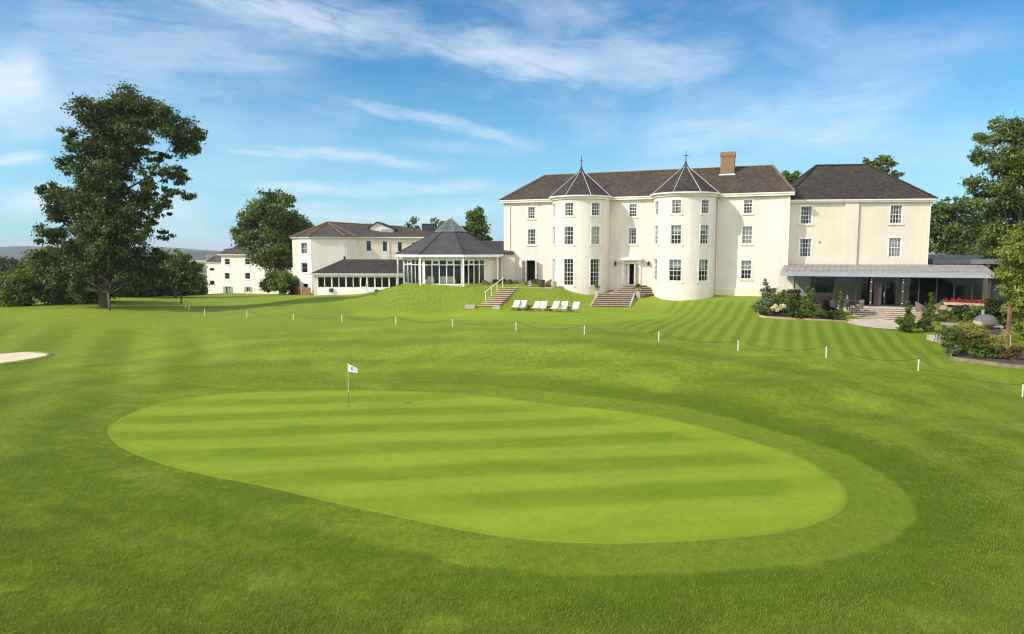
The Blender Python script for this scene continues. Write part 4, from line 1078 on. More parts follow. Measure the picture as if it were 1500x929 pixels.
# ------------------------------------------------------------------ far bedroom block
FP0 = np.array((-53.7,126.5)); FP1 = np.array((-38.5,120.5)); SB = Surf(FP0, FP1)
fb = thing('bedroom_block', 'far three-storey cream bedroom block partly hidden by the round tree', 'building', (FP0[0], FP0[1], -.6))
zb_ = Z(-.95); cols_ = [(329,336.4),(358.7,366.4),(388.6,396.2)]
holes = []; 
for c in cols_:
    holes += [W(*c,379,388.2,SB), W(*c,400,409,SB)]
doors = [W(330,338,420,432,SB), W(361,366,420.5,428,SB)]
mb = MB(); wall(mb, SB, 0, SB.len+6, -3, zb_, holes+doors, .12)
for p, q in (((FP1+SB.t*6), (FP1+SB.t*6-SB.n*12)), ((FP1+SB.t*6-SB.n*12), FP0-SB.n*12), (FP0-SB.n*12, FP0)): mb.face([(*p,-3),(*q,-3),(*q,zb_),(*p,zb_)])
mb.build('wall', M['cream3'], fb)
mb = MB(); SB.quad(mb, .1, SB.len+5, -2.5, zb_-.1, -.9); mb.build('dark_backing', M['room'], fb)
for h in holes: window(fb, SB, *h, 1, 2, True, None, arch=False, meet=False)
for i, c in enumerate(cols_):
    h0, h1 = holes[2*i], holes[2*i+1]; mb = MB(); SB.box(mb, h0[0], h0[1], h1[3]+.02, h0[2]-.16, .003, .03); mb.build('spandrel_panel', M['spandrel'], fb)
    mb = MB(); SB.box(mb, h0[0], h0[1], h1[2]-1.3, h1[2]-.16, .003, .03)
    mb.build('spandrel_panel', M['spandrel'], fb)
for d in doors:
    window(fb, SB, *d, 2, 1, False, [('full', .9)] if d is doors[0] else None, arch=False, meet=False, name='door')
    for a in (d[0]-.5, d[1]+.06): mb = MB(); SB.box(mb, a, a+.44, d[2], d[3], .003, .05); mb.build('shutter', M['lead'], fb)
a1_ = SB.px(300,400)[0]; 
SB2 = Surf(SB.f(-4.2,0,-.6)[:2], SB.f(.02,0,-.6)[:2]); hs = [W(306.8,314,392.5,397.2,SB2), W(307,314.3,411,418,SB2)]
mb = MB(); wall(mb, SB2, 0, SB2.len, -3, Z(-2.4), hs, .12)
e0, e1 = SB2.f(0,0,0)[:2], SB2.f(0,0,-8)[:2]; mb.face([(*e1,-3),(*e0,-3),(*e0,Z(-.9)),(*e1,Z(-.9))]); mb.build('wall', M['cream3'], fb)
mb = MB(); SB2.quad(mb, .1, SB2.len, -2.5, Z(-2.5), -.8); mb.build('dark_backing', M['room'], fb)
for h in hs: window(fb, SB2, *h, 1, 1, False, None, arch=False, meet=False)
mb = MB(); SB.box(mb, -.3, SB.len+6.3, zb_-.1, zb_+.08, .01, .35); SB2.box(mb, -.1, SB2.len, Z(-2.5), Z(-2.36), .01, .2); mb.build('eaves', M['offwhite'], fb)
EVB = [(*SB.f(-.5,0,.5)[:2],zb_+.09),(*SB.f(SB.len+6.5,0,.5)[:2],zb_+.09),(*SB.f(SB.len+6.5,0,-12.5)[:2],zb_+.09),(*SB.f(-.5,0,-12.5)[:2],zb_+.09)]
RGB_ = [(*SB.f(.4,0,-5.0)[:2],Z(1.25)),(*SB.f(SB.len+2,0,-6)[:2],Z(1.25))]
mb = MB(); hip_roof(mb, EVB, RGB_)
tri([(*SB2.f(-.1,0,.25)[:2],Z(-2.35)),(*SB2.f(SB2.len,0,.25)[:2],Z(-2.35)),(*SB2.f(SB2.len+.6,0,-4)[:2],Z(.55)),(*SB2.f(.8,0,-4)[:2],Z(.15))])
tri([(*SB2.f(-.1,0,-8)[:2],Z(-1.9)),(*SB2.f(-.1,0,.25)[:2],Z(-2.35)),(*SB2.f(.8,0,-4)[:2],Z(.15))])
mb.build('roof', [M['tilered'], M['offwhite']], fb)

# ------------------------------------------------------------------ terrace, stairs
tz = zfl-.20
ter = [oc(-1,6.2), oc(0,6.1), oc(1,6.2), np.array((-.1,72.75)), np.array((1.6,72.95)), np.array((4.3,73.0)), np.array((5.0,74.2)), np.array((6.2,79.0)), np.array((-1,81.5)), np.array((-12,81))]
slab('terrace_paving', ter, tz, tz-1.2, M['paving'])
def stairs(name, label, BLp, BRp, TLp, TRp, z0, z1, n, mt, mr, kerb=None):
    BLp, BRp, TLp, TRp = [np.array(p, float) for p in (BLp, BRp, TLp, TRp)]
    o = thing(name, label, 'steps', (*((BLp+BRp)/2), z0)); mb = MB(); mr_ = MB()
    for i in range(n):
        t0, t1 = i/n, (i+1)/n; zt = z0+(z1-z0)*(i+1)/n
        a, b_, c, d = BLp+(TLp-BLp)*t0, BRp+(TRp-BRp)*t0, BRp+(TRp-BRp)*t1, BLp+(TLp-BLp)*t1
        f = (a-d)/(np.linalg.norm(a-d)+1e-9)*.035
        mr_.prism([a, b_, c, d], z0-.9, zt-.055); mb.prism([a+f, b_+f, c-f*.2, d-f*.2], zt-.054, zt)
    mb.build('tread', M[mt], o); mr_.build('riser', M[mr], o)
    if kerb:
        for (p, q) in ((BLp, TLp), (BRp, TRp)):
            s = np.array((-(q-p)[1], (q-p)[0])); s = s/np.linalg.norm(s)*kerb; s = s if (s@(BLp-BRp) > 0) == (p is BLp) else -s
            mb = MB(); mb.prism([p, p+s, q+s, q], [z0-.9]*4, [z0+.16, z0+.16, z1+.1, z1+.1]); mb.build('side_kerb', M['stone'], o)
    return o
b0, b1 = hit(700,450), hit(731,450.5)
ls = stairs('garden_steps', 'pinkish brick steps with white handrail climbing to the pavilion terrace', b0[:2], b1[:2], at(735.5,423,72.8)[:2], at(760,423.5,72.9)[:2], b0[2]-.02, tz+.01, 10, 'steptreadpink', 'stepbrick')
mb = MB(); tl0, tl1 = b0[:2]+(at(735.5,423,72.8)[:2]-b0[:2])*.28+[-.0,0], at(735.5,423,72.8)[:2]
rail = []
for k in range(4):
    t = k/3; p = tl0+(tl1-tl0)*t; zg = (b0[2]-.02)+(tz-b0[2])*(.28+.72*t); mb.tube([(p[0]+.06,p[1],zg-.05),(p[0]+.06,p[1],zg+1.0)], .035, 6); rail.append((p[0]+.06,p[1],zg+1.0))
mb.tube([np.array(rail[0])+[-.12,-.1,-.08], *rail, np.array(rail[-1])+[.15,.1,.05]], .04, 6); mb.build('handrail', M['white'], ls)
for (u, v, w, lab, sz) in ((688.5,452,1,'stone block lying on the lawn left of the pink steps',(1.0,.5,.32)),(727,452.5,1,'pale stone block at the right foot of the pink steps',(.75,.4,.22))):
    p = hit(u, v); mb = MB(); mb.box((p[0],p[1],p[2]+sz[2]/2-.03), sz, R(-6)); mb.box((p[0]+.05,p[1],p[2]+sz[2]-.0), (sz[0]*.9,sz[1]*.8,.07), R(-4)); o = mb.build('stone_block', M['stone']); tag(o, lab, 'stone block')
# central steps
c0, c1 = hit(866,449.5), hit(921.5,450); ct0, ct1 = at(878,430,72.0), at(928.5,430.5,71.7)
zland = ct0[2]
cs = stairs('entrance_steps', 'wide brick entrance steps with stone side kerbs leading to the front door', c0[:2], c1[:2], ct0[:2], ct1[:2], c0[2]-.03, zland, 7, 'steptread', 'stepbrick', .14)
mb = MB(); mr_ = MB()
widths = [(3.3,3.35),(2.75,2.7),(2.25,2.1),(1.75,1.5),(1.35,.95)]; zs = [zland, zland+.17, zland+.36, zland+.55, 3.80]
for (wd, dp), zz in zip(widths, zs):
    cx = dc+.35
    poly = [SF.f(cx-wd*.72,0,.0)[:2], SF.f(cx-wd*.60,0,dp)[:2], SF.f(cx+wd*.55,0,dp)[:2], SF.f(cx+wd*.95,0,dp*.55)[:2], SF.f(cx+wd,0,.0)[:2]]
    mr_.prism(poly, 1.8, zz-.05); c = np.mean(poly, 0); mb.prism([np.array(p)+(np.array(p)-c)/np.linalg.norm(np.array(p)-c)*.03 for p in poly], zz-.049, zz)
mb.build('upper_tread', M['steptread'], cs); mr_.build('upper_riser', M['stepbrick'], cs)

def leaf_mesh(name, blobs, size, dens, mat_, parent, seed, jitter=.45, up=.35, spread=.30, squash=1.0, sub=12):
    g = np.random.default_rng(seed); P = []; NRM = []; VAR = []
    for (x, y, z, r) in blobs:
        nsub = max(4, int(sub*min(1.6, max(.5, r/1.6))))
        d = g.normal(size=(nsub, 3)); d /= np.linalg.norm(d, axis=1)[:, None]
        rad = r*g.uniform(.35, 1.0, nsub)**.6
        cc = np.array([x, y, z])+d*rad[:, None]*[1, 1, squash*.9]
        n = max(5, int(DENS*dens*r*r/nsub/ (size*size)))
        for j in range(nsub):
            q = g.normal(size=(n, 3))*r*spread*g.uniform(.6, 1.15)*[1, 1, .62]
            P.append(cc[j]+q)
            o = (cc[j]-[x, y, z])/r*1.0+q/(r*spread)*.35
            NRM.append(o); VAR.append(np.clip(g.normal(.42, .27)+g.normal(0, .2, n), 0, 1))
    P = np.concatenate(P); NRM = np.concatenate(NRM); VAR = np.concatenate(VAR); n = len(P)
    nr = NRM*.55+g.normal(size=(n, 3))*.75+[0, 0, up]; nr /= np.linalg.norm(nr, axis=1)[:, None]+1e-9
    a = np.cross(nr, g.normal(size=(n, 3))); a /= np.linalg.norm(a, axis=1)[:, None]+1e-9; b = np.cross(nr, a)
    s = (size*g.uniform(1-jitter, 1+jitter, n))[:, None]
    V = np.stack([P-a*s*.6, P-b*s*.36+nr*s*.08, P+a*s*.6, P+b*s*.36+nr*s*.08], 1).reshape(-1, 3)
    off = np.array(WLOC[parent.name] if parent is not None else (0, 0, 0)); V = V-off
    me = bpy.data.meshes.new(name); me.vertices.add(4*n); me.vertices.foreach_set('co', V.ravel())
    me.loops.add(4*n); me.loops.foreach_set('vertex_index', np.arange(4*n)); me.polygons.add(n); me.polygons.foreach_set('loop_start', np.arange(0, 4*n, 4))
    me.update(calc_edges=True); me.materials.append(mat_); attr(me, 'var', np.repeat(VAR, 4)); me.validate()
    return link_mesh(name, me, parent)

SEED = [100]
def tree(name, label, cat, bu, bv, Y, blobs, leaf, size, dens, tr=.35, group=None, top=None, ground_z=True, depth=.6, lean=0, bark='bark', limbs=9, sub=12, spread=.30):
    SEED[0] += 1; g = random.Random(SEED[0]); s = Y/1000.0
    p = at(bu, bv, Y); gz_ = ground(p[0], p[1]) if ground_z else p[2]
    base = np.array([p[0], p[1], min(gz_, p[2]) if ground_z else gz_])
    o = thing(name, label, cat, base, group)
    if name == 'oak_tree': blobs = [(a_, b_+(6 if b_ < min(q_[1] for q_ in blobs)+60 else 2), c_) for a_, b_, c_ in blobs]
    B = []; W_ = (max(b_[0] for b_ in blobs)-min(b_[0] for b_ in blobs))*s/2; uc = np.mean([b_[0] for b_ in blobs])
    for (u, v, r) in blobs:
        q = at(u, v, Y); rr = r*s
        k = sqrt(max(0, 1-min(1, abs(u-uc)*s/max(W_, .1))**2))
        for rep in range(2 if depth > 0 else 1):
            dy = g.uniform(-1, 1)*W_*depth*k*(.9 if rep else .8)
            B.append((q[0]+g.uniform(-.2,.2)*rr, q[1]+dy, q[2]+g.uniform(-.15,.15)*rr, rr*g.uniform(.85,1.08)))
    zt = max(b_[2] for b_ in B); zb = min(b_[2]-b_[3] for b_ in B); cx = np.mean([b_[0] for b_ in B]); cy = np.mean([b_[1] for b_ in B])
    mb = MB(); top_ = np.array([cx+lean, cy, base[2]+(zt-base[2])*.86]); path = []
    for k in range(7):
        t = k/6; path.append(base*(1-t)+top_*t+np.array([g.uniform(-1,1), g.uniform(-1,1), 0])*tr*.7*(0 < k < 6))
    path[0] = path[0]-[0,0,.4]
    mb.tube(path, [tr*1.2, tr*.95, tr*.85, tr*.7, tr*.5, tr*.3, tr*.1], 8)
    lb = sorted(B, key=lambda b_: -b_[3]*g.uniform(.6,1))[:limbs*2]
    for b_ in lb[:limbs*2]:
        h = min(.95, max(.16, ((b_[2]-base[2])/(zt-base[2])-.22)*.95)); f = h*6; i = min(5, int(f)); s0 = path[i]+(path[i+1]-path[i])*(f-i)
        e = np.array(b_[:3]); mid = (s0+e)/2+np.array([g.uniform(-.3,.3), g.uniform(-.3,.3), -.12*np.linalg.norm(e-s0)])
        r0 = tr*.42*(1-h*.6); mb.tube([s0, mid, e], [r0, r0*.6, r0*.12], 6)
        for _ in range(2):
            e2 = e+np.array([g.uniform(-1,1), g.uniform(-1,1), g.uniform(-.4,.9)])*b_[3]*.9; mb.tube([mid*.4+e*.6, (e+e2)/2, e2], [r0*.35, r0*.2, r0*.05], 5)
    mb.build('trunk', M[bark], o, True)
    leaf_mesh('crown', B, size, dens, LEAF[leaf], o, SEED[0], sub=sub, spread=spread)
    return o

OAK = [(190,152,26),(158,162,22),(222,162,24),(252,180,24),(278,190,18),(284,205,12),(268,215,15),(128,200,12),(110,205,9),(143,190,20),(175,190,28),(212,195,26),(140,225,24),(172,228,26),(205,225,16),
 (120,245,18),(150,258,26),(180,262,24),(112,268,14),(238,232,12),(255,250,13),(265,262,9),(233,255,12),(75,280,16),(100,288,22),(138,290,26),(172,298,26),(205,290,16),(236,275,13),(258,280,11),(62,277,9),
 (78,310,17),(108,322,25),(150,328,28),(188,325,25),(220,312,15),(240,302,11),(82,342,17),(112,358,26),(152,362,28),(190,358,26),(222,345,13),(228,332,10),(90,380,20),(122,392,24),(158,395,26),(196,388,22),(215,372,13),(100,408,16),(135,418,16),(178,415,18),(205,408,13)]
tree('oak_tree', 'tall dark green oak leaning right at the left of the lawn', 'tree', 153, 450.8, 68, OAK, 'oak', .22, 4.2, .46, limbs=12, spread=.27, sub=13, depth=.5)
tree('maple_tree', 'broad round dark green tree in front of the far bedroom block', 'tree', 413, 433, 108, [(400,290,13),(420,296,11),(382,308,17),(408,312,19),(430,322,15),(362,325,15),(392,335,22),(420,338,22),(446,332,10),(350,340,10),(372,352,19),(400,360,22),(428,358,19),(443,350,11),(388,378,15),(412,380,18),(430,376,13),(400,392,9)], 'mid', .34, 4.6, .5, spread=.30, limbs=10)
tree('lime_tree', 'small rounded tree on the lawn between the oak and the bedroom block', 'tree', 258, 436, 92, [(255,376,12),(240,382,11),(270,381,12),(232,397,10),(250,395,15),(275,398,14),(286,393,9),(289,410,8),(240,411,11),(262,413,14),(280,416,9),(230,410,7)], 'mid', .30, 4.0, .25, limbs=6)
tree('rounded_tree', 'dark rounded treetop showing between the manor roof and the wing roof', 'tree', 1156, 330, 94, [(1151,260,9),(1162,262,10),(1158,270,12),(1148,272,8),(1168,274,10),(1157,286,10),(1150,296,12)], 'mid', .36, 4.0, .25, depth=.7)
tree('ash_tree', 'light green treetop rising behind the right wing ridge', 'tree', 1292, 330, 92, [(1270,241,7),(1284,238,7),(1299,235,8),(1309,243,7),(1294,247,9),(1314,256,7),(1279,250,8),(1300,262,12),(1290,280,14)], 'light', .38, 3.0, .25, depth=.7)
tree('hornbeam_tree', 'dense upright dark tree right of the pavilion lantern', 'tree', 697, 400, 112, [(697,310,8),(690,316,8),(703,319,8),(695,328,12),(685,334,7),(706,334,9),(690,346,12),(704,349,12),(697,362,14),(714,352,6)], 'mid', .36, 4.5, .25, depth=.8)
tree('birch_tree', 'thin open treetop behind the accommodation wing roof', 'tree', 606, 400, 128, [(607,323,6),(600,331,5),(612,334,6),(604,341,7),(595,337,5),(615,345,6),(590,341,4),(607,352,9)], 'light', .40, 2.0, .16, depth=.8)
tree('poplar_tree', 'pale green treetop between the black flue housing and the pavilion lantern', 'tree', 642, 400, 124, [(637,326,6),(648,330,7),(632,336,6),(642,340,9),(655,337,7),(648,352,10)], 'light', .40, 2.8, .2, depth=.8)
tree('beech_tree', 'wide dark green tree behind the flat-roofed annexe', 'tree', 1400, 420, 94, [(1376,312,15),(1394,303,13),(1410,310,15),(1364,334,14),(1385,340,20),(1410,342,20),(1430,336,17),(1368,358,12),(1393,366,19),(1422,366,20),(1445,326,17),(1452,356,17),(1405,385,20),(1440,385,20)], 'mid', .36, 4.2, .4)
tree('tall_lime_tree', 'very tall green tree at the right edge of the picture', 'tree', 1495, 470, 72, [(1476,184,15),(1458,200,14),(1490,205,20),(1442,228,13),(1468,234,22),(1498,245,24),(1430,268,10),(1452,270,20),(1482,282,22),(1512,285,25),(1436,298,13),(1464,310,21),(1496,322,22),(1448,338,15),(1474,348,20),(1503,358,22),(1455,372,13),(1480,385,20),(1462,402,12),(1485,412,18),(1508,408,22),(1520,200,26),(1535,250,34),(1540,330,34),(1535,400,30)], 'mid', .25, 4.6, .5, limbs=12, spread=.30)
tree('weeping_tree', 'yellow-green drooping tree at the lower right edge beside the planter', 'tree', 1530, 535, 48, [(1496,352,16),(1480,372,14),(1492,392,19),(1472,402,11),(1514,378,24),(1482,422,14),(1502,428,19),(1516,448,22),(1487,452,11),(1497,476,11),(1512,488,17),(1491,500,8),(1520,508,18),(1530,400,28),(1535,460,28)], 'willow', .15, 4.2, .2, depth=.5, sub=18)

def bush(name, label, u, v, wpx, hpx, leaf, Y=None, shape='round', size=.13, dens=3.2, cat='shrub', group=None, seed=None):
    p = at(u, v, Y) if Y else hit(u, v, 30)
    s = p[1]/1000.0; w, h = wpx*s*1.12, hpx*s*1.10; SEED[0] += 1; g = random.Random(SEED[0])
    gz_ = min(p[2], ground(p[0], p[1])+.0) if not Y else p[2]
    o = thing(name, label, cat, (p[0], p[1]+w*.3, gz_), group); B = []; cy = p[1]+w*.35
    if shape == 'round':
        n = max(9, int(8+w*h*1.6)); n = min(n, 34)
        for i in range(n):
            a = g.uniform(0, 2*pi); k = sqrt(g.random()); zz = g.uniform(.18, .82); rr = w/2*.72*k*sqrt(max(.15, 1-((zz-.35)/.68)**2))
            B.append((p[0]+cos(a)*rr, cy+sin(a)*rr*.85, p[2]+h*zz, min(w, h)*g.uniform(.20, .30)))
        B.append((p[0], cy, p[2]+h*.8, min(w, h)*.2))
    elif shape == 'cone':
        for i in range(9):
            t = i/8; rr = w/2*(1-t)*.62
            for q in range(max(1, int(4*(1-t)))):
                a = g.uniform(0, 2*pi); B.append((p[0]+cos(a)*rr, cy+sin(a)*rr, p[2]+h*(.08+.86*t), w*(.24*(1-t)+.09)))
    elif shape == 'spiral':
        for i in range(12):
            t = i/11; B.append((p[0]+w*.10*cos(i*1.4), cy+w*.10*sin(i*1.4), p[2]+h*(.08+.86*t), w*(.36-.18*t)*(1.0 if i % 3 else .75)))
    elif shape == 'feather':
        for i in range(34):
            a = g.uniform(0, 2*pi); k = g.random(); B.append((p[0]+cos(a)*w*.46*k, cy+sin(a)*w*.35*k, p[2]+h*g.uniform(.08, 1-.5*k), w*g.uniform(.08,.14)))
    mb = MB()
    for b_ in B[:7]: mb.tube([(p[0], cy, gz_-.1), ((p[0]+b_[0])/2, (cy+b_[1])/2, gz_+(b_[2]-gz_)*.6), b_[:3]], [max(.012, w*.02), max(.01, w*.014), .006], 5)
    mb.build('stem', M['bark'], o, True)
    leaf_mesh('foliage', B, size, 1.6*dens*(1.0 if shape != 'spiral' else 2.0), LEAF[leaf], o, SEED[0], spread=.34 if shape != 'spiral' else .30, sub=10)
    return o
# dark bushes around the oak
for (u, v, w, h, lf, Y, lab) in [
    (14,452,50,50,'mid',70,'clipped bush at the far left edge of the lawn'),
    (78,446,96,78,'mid',72,'large rounded bush between the left edge and the oak'),
    (120,440,60,54,'dark',76,'shady bush tucked behind the oak on its left'),
    (172,437,70,50,'dark',88,'dark bush directly behind the oak trunk'),
    (212,436,60,38,'dark',96,'dark bush behind the oak on its right'),
    (243,437,56,30,'dark',104,'dark low bush behind the small rounded tree'),
    (272,436,36,34,'mid',112,'bush against the left end of the bedroom block')]:
    bush('bush', lab, u, v, w, h, lf, Y, size=.26, dens=3.4, cat='bush', group='bushes around the oak')
for (u, v, w, h, lab) in [(-12,418,60,36,'dark far tree clump at the left edge under the hills'),(28,416,50,30,'dark far tree clump beside the left bush under the hills')]:
    bush('tree_clump', lab, u, v, w, h, 'dark', 170, size=.5, dens=3.0, cat='trees', group='far tree clumps below the hills')
bush('bush', 'green bush at the foot of the broad round tree by the bedroom block', 410, 430, 50, 30, 'mid', 96, size=.24, dens=3.4, cat='bush')
bush('bush', 'small dark bush left of the bush under the broad round tree', 392, 428, 22, 20, 'dark', 99, size=.22, cat='bush')

# bare little tree in front of the oak
bt = thing('bare_tree', 'small leafless brown tree standing in front of the oak trunk', 'tree', tuple(hit(160,455)))
mb = MB(); g = random.Random(5); b_ = hit(160,455)
def grow_branch(p, d, l, r, k):
    q = p+d*l; mid = (p+q)/2+np.array([g.uniform(-1,1),g.uniform(-1,1),g.uniform(-.5,.5)])*l*.08
    mb.tube([p, mid, q], [r, r*.85, r*.68], 5, cap=False)
    if k == 0: return
    for _ in range(3 if k > 1 else 4):
        nd = d*.75+np.array([g.uniform(-1,1), g.uniform(-1,1), g.uniform(-.55,.55)])*.85; nd /= np.linalg.norm(nd); grow_branch(q, nd, l*g.uniform(.5,.72), r*.58, k-1)
mb.tube([b_-[0,0,.3], b_+[.03,0,.8], b_+[-.02,0,1.7]], [.14,.10,.08], 8)
for a in range(6): d = np.array([cos(a*1.05+.3), sin(a*1.05+.3), g.uniform(.2,.9)]); grow_branch(b_+[-.02,0,1.5+.04*a], d/np.linalg.norm(d), 1.15, .036, 3)
mb.build('trunk', M['barkpale'], bt, True)

# ------------------------------------------------------------------ planted bed left of the right-hand steps
BED = [hit(u, v)[:2] for u, v in [(1109,458),(1111,463.5),(1122,466),(1150,467.5),(1180,469),(1210,470.5),(1240,472)]]
bedback = [np.array(p) for p in [Sft.f(stepL-.4,0,.1)[:2], Sft.f(.6,0,.6)[:2], Sft.f(-2.0,0,.2)[:2]]]
poly = np.array(BED+bedback)
o = sheet('bed_soil', poly, M['soil'], .05, 6)
mb = MB()
for p, q in zip(BED[:-1], BED[1:]):
    zp_, zq = ground(*p), ground(*q); d = (q-p)/np.linalg.norm(q-p); n_ = np.array((-d[1], d[0]))*.07
    mb.prism([p, q, q+n_, p+n_], [zp_-.2, zq-.2, zq-.2, zp_-.2], [zp_+.14, zq+.14, zq+.14, zp_+.14])
tag(mb.build('bed_edging', M['palewood']), 'pale timber edging along the front of the shrub bed', 'edging')
for (u, v, w, h, lf, Y, shp, sz, lab) in [
    (1127,459,34,46,'grey',61.5,'feather',.13,'feathery grey-green shrub at the left end of the bed by the manor wall'),
    (1130,462,30,22,'grey',60.0,'round',.11,'low grey-green shrub under the feathery shrub'),
    (1119,464,22,16,'mid',None,'round',.10,'low green shrub at the left tip of the bed'),
    (1153,464,36,36,'mid',60.0,'round',.13,'dark green rounded shrub beside the cream flowers'),
    (1166,460,26,32,'purple',62.0,'round',.13,'purple-leaved shrub behind the rounded green shrub'),
    (1190,467,34,43,'mid',59.5,'cone',.14,'dark green pointed shrub in the middle of the bed'),
    (1213,463,28,27,'purple',61.0,'round',.13,'brownish purple shrub right of the pointed shrub'),
    (1168,468.5,24,15,'dark',None,'round',.11,'low dark leafy plant at the bed front below the rounded shrub'),
    (1186,469,22,14,'mid',None,'round',.11,'low green leafy plant at the bed front below the pointed shrub'),
    (1204,470,20,15,'mid',None,'round',.11,'low leafy plant at the bed front below the purple shrub'),
    (1224,471,22,15,'dark',None,'round',.11,'low dark plant at the right end of the bed beside the steps'),
    (1139,463,14,12,'dark',None,'round',.10,'low dark plant under the cream flowers'),
    (1232,469,11,39,'lime',59.2,'spiral',.09,'lime-yellow columnar conifer at the left of the veranda steps')]:
    bush('shrub', lab, u, v, w, h, lf, Y, shp, sz, cat='shrub', group='shrubs in the bed by the veranda')
for (u, v, w, lab) in [(1137,456.5,13,'cream flower head cluster, left of two in the bed'),(1148,455.5,9,'smaller cream flower head cluster, right of two in the bed')]:
    bush('flower_cluster', lab, u, v, w, 9, 'cream', 58.2, 'round', .10, 3.0, 'flowers', 'cream flowers in the bed')

# right-hand steps up to the veranda and its patio
q0, q1 = Sft.f(stepL,0,.75+2.5), Sft.f(stepR,0,.75+2.5)
zb0 = ground(*((np.array(q0[:2])+np.array(q1[:2]))/2))
stairs('veranda_steps', 'broad pale stone steps rising from the lawn patio to the veranda', q0[:2], q1[:2], Sft.f(stepL,0,.75)[:2], Sft.f(stepR,0,.75)[:2], min(zb0+.03, zf_-.8), zf_+.004, 6, 'palestep', 'stepstone')
PAT = [hit(u, v)[:2] for u, v in [(1240,473.5),(1258,478),(1285,481.5),(1322,483.5),(1345,480),(1345,470),(1300,468),(1245,468)]]
sheet('patio', PAT, M['paving'], .03, 5)
hrp = thing('wooden_handrail', 'weathered wooden handrail posts at the left side of the veranda steps', 'handrail', Sft.f(stepL-.15,0,2.9))
mb = MB()
for d_ in (.7, 2.6):
    x, y, _ = Sft.f(stepL-.15, 0, d_); zz = zf_ if d_ < 1 else zb0; mb.box((x,y,zz+.4), (.1,.1,1.3), R(-18))
mb.build('post', M['wood'], hrp); mb = MB(); a, b__ = Sft.f(stepL-.15,zf_+1.05,.6), Sft.f(stepL-.15,zb0+1.05,2.7); mb.tube([a,b__], .05, 6); mb.build('rail', M['wood'], hrp)
pt = at(1265.5, 452.5, 60.6); mb = MB(); mb.lathe((pt[0],pt[1]+.6,zf_), [(.13,0),(.17,.3),(.185,.34),(.15,.34),(.14,.3)], 12); tag(mb.build('plant_pot', M['offwhite']), 'small cream pot standing at the top of the veranda steps', 'pot')

# ------------------------------------------------------------------ furniture
def tub_chair(label, x, y, z, rz, m, group, k=1.0):
    o = thing('tub_chair', label, 'chair', (x, y, z), group); mb = MB(); n = 12
    for i in range(n):
        t0, t1 = R(-130+260*i/n)+rz+pi/2, R(-130+260*(i+1)/n)+rz+pi/2; c0_, c1_ = [(.62+.22*cos(R(-130+260*j/n))) for j in (i, i+1)]
        P = lambda t, r: (x+r*k*cos(t), y+r*k*sin(t))
        a, b1_, c_, d_ = P(t0,.36), P(t1,.36), P(t1,.29), P(t0,.29)
        mb.hexa([(*a,z+.14*k),(*b1_,z+.14*k),(*c_,z+.14*k),(*d_,z+.14*k),(*P(t0,.40),z+c0_*k),(*P(t1,.40),z+c1_*k),(*P(t1,.33),z+c1_*k),(*P(t0,.33),z+c0_*k)])
    mb.build('backrest', M[m], o)
    mb = MB(); mb.lathe((x,y,z), [(.27*k,.12*k),(.29*k,.16*k),(.29*k,.40*k),(.25*k,.45*k)], 14); mb.build('seat', M[m], o)
    for i in range(4):
        t = rz+pi/4+i*pi/2; mb = MB(); mb.box((x+.24*k*cos(t), y+.24*k*sin(t), z+.07*k), (.05,.05,.16*k)); mb.build('leg', M['darkwood'], o)
    return o
def round_table(label, x, y, z, m, group, r=.42):
    o = thing('round_table', label, 'table', (x, y, z), group)
    mb = MB(); mb.lathe((x,y,z), [(r*.95,.70),(r,.715),(r,.735),(r*.97,.745)], 18); mb.build('tabletop', M[m], o)
    mb = MB(); mb.lathe((x,y,z), [(.24,0),(.22,.03),(.05,.08),(.045,.66),(.16,.70)], 12); mb.build('pedestal', M[m], o); return o
G1 = 'wicker tub chairs on the upper terrace'
for (u, Y, rz, m, lab) in [
    (712,73.4,R(70),'rattan','tan wicker tub chair just left of the pink steps\' handrail top'),
    (727,74.6,R(160),'rattand','dark wicker tub chair by the pavilion\'s right-hand window'),
    (736,75.6,R(-20),'rattand','dark wicker tub chair behind the top handrail post'),
    (745.5,74.2,R(200),'rattand','dark wicker tub chair beside the shaded corner of the manor'),
    (754,74.6,R(-70),'rattan','tan-grey wicker tub chair left of the open french door'),
    (768,74.2,R(70),'rattan','tan wicker tub chair directly in front of the french door'),
    (786,75.2,R(0),'rattand','dark wicker tub chair behind the terrace table by the french door'),
    (793,73.5,R(190),'rattand','dark wicker tub chair at the terrace edge left of the bay tower'),
    (803,74.0,R(-80),'rattan','brown wicker tub chair against the left bay tower')]:
    x = (u-750)/1000*Y/.996; tub_chair(lab, x, Y, tz+.002, rz, m, G1)
for (u, Y, lab) in [(732,74.4,'round dark terrace table between the chairs by the pavilion'),(780,74.3,'round dark terrace table in front of the french door')]:
    round_table(lab, (u-750)/1000*Y/.996, Y, tz+.002, 'rattand', 'round tables on the upper terrace')
x, y = (776.2-750)/1000*73.4, 73.4; mb = MB(); mb.box((x,y,tz+.36), (.32,.30,.72)); 
for k in range(3): mb.box((x,y-.155,tz+.18+.2*k), (.30,.02,.07), 0, 1)
tag(mb.build('striped_stand', [M['stepbrick'], M['canvas']]), 'small red and white striped stand on the upper terrace', 'stand')
x, y = (810.5-750)/1000*73.9, 73.9; mb = MB(); mb.lathe((x,y,tz), [(.30,0),(.34,.1),(.36,.42),(.34,.62),(.22,.68)], 14); tag(mb.build('storage_basket', M['stone']), 'round beige covered basket on the terrace against the bay tower', 'basket')
G2 = 'chairs on the veranda terrace'
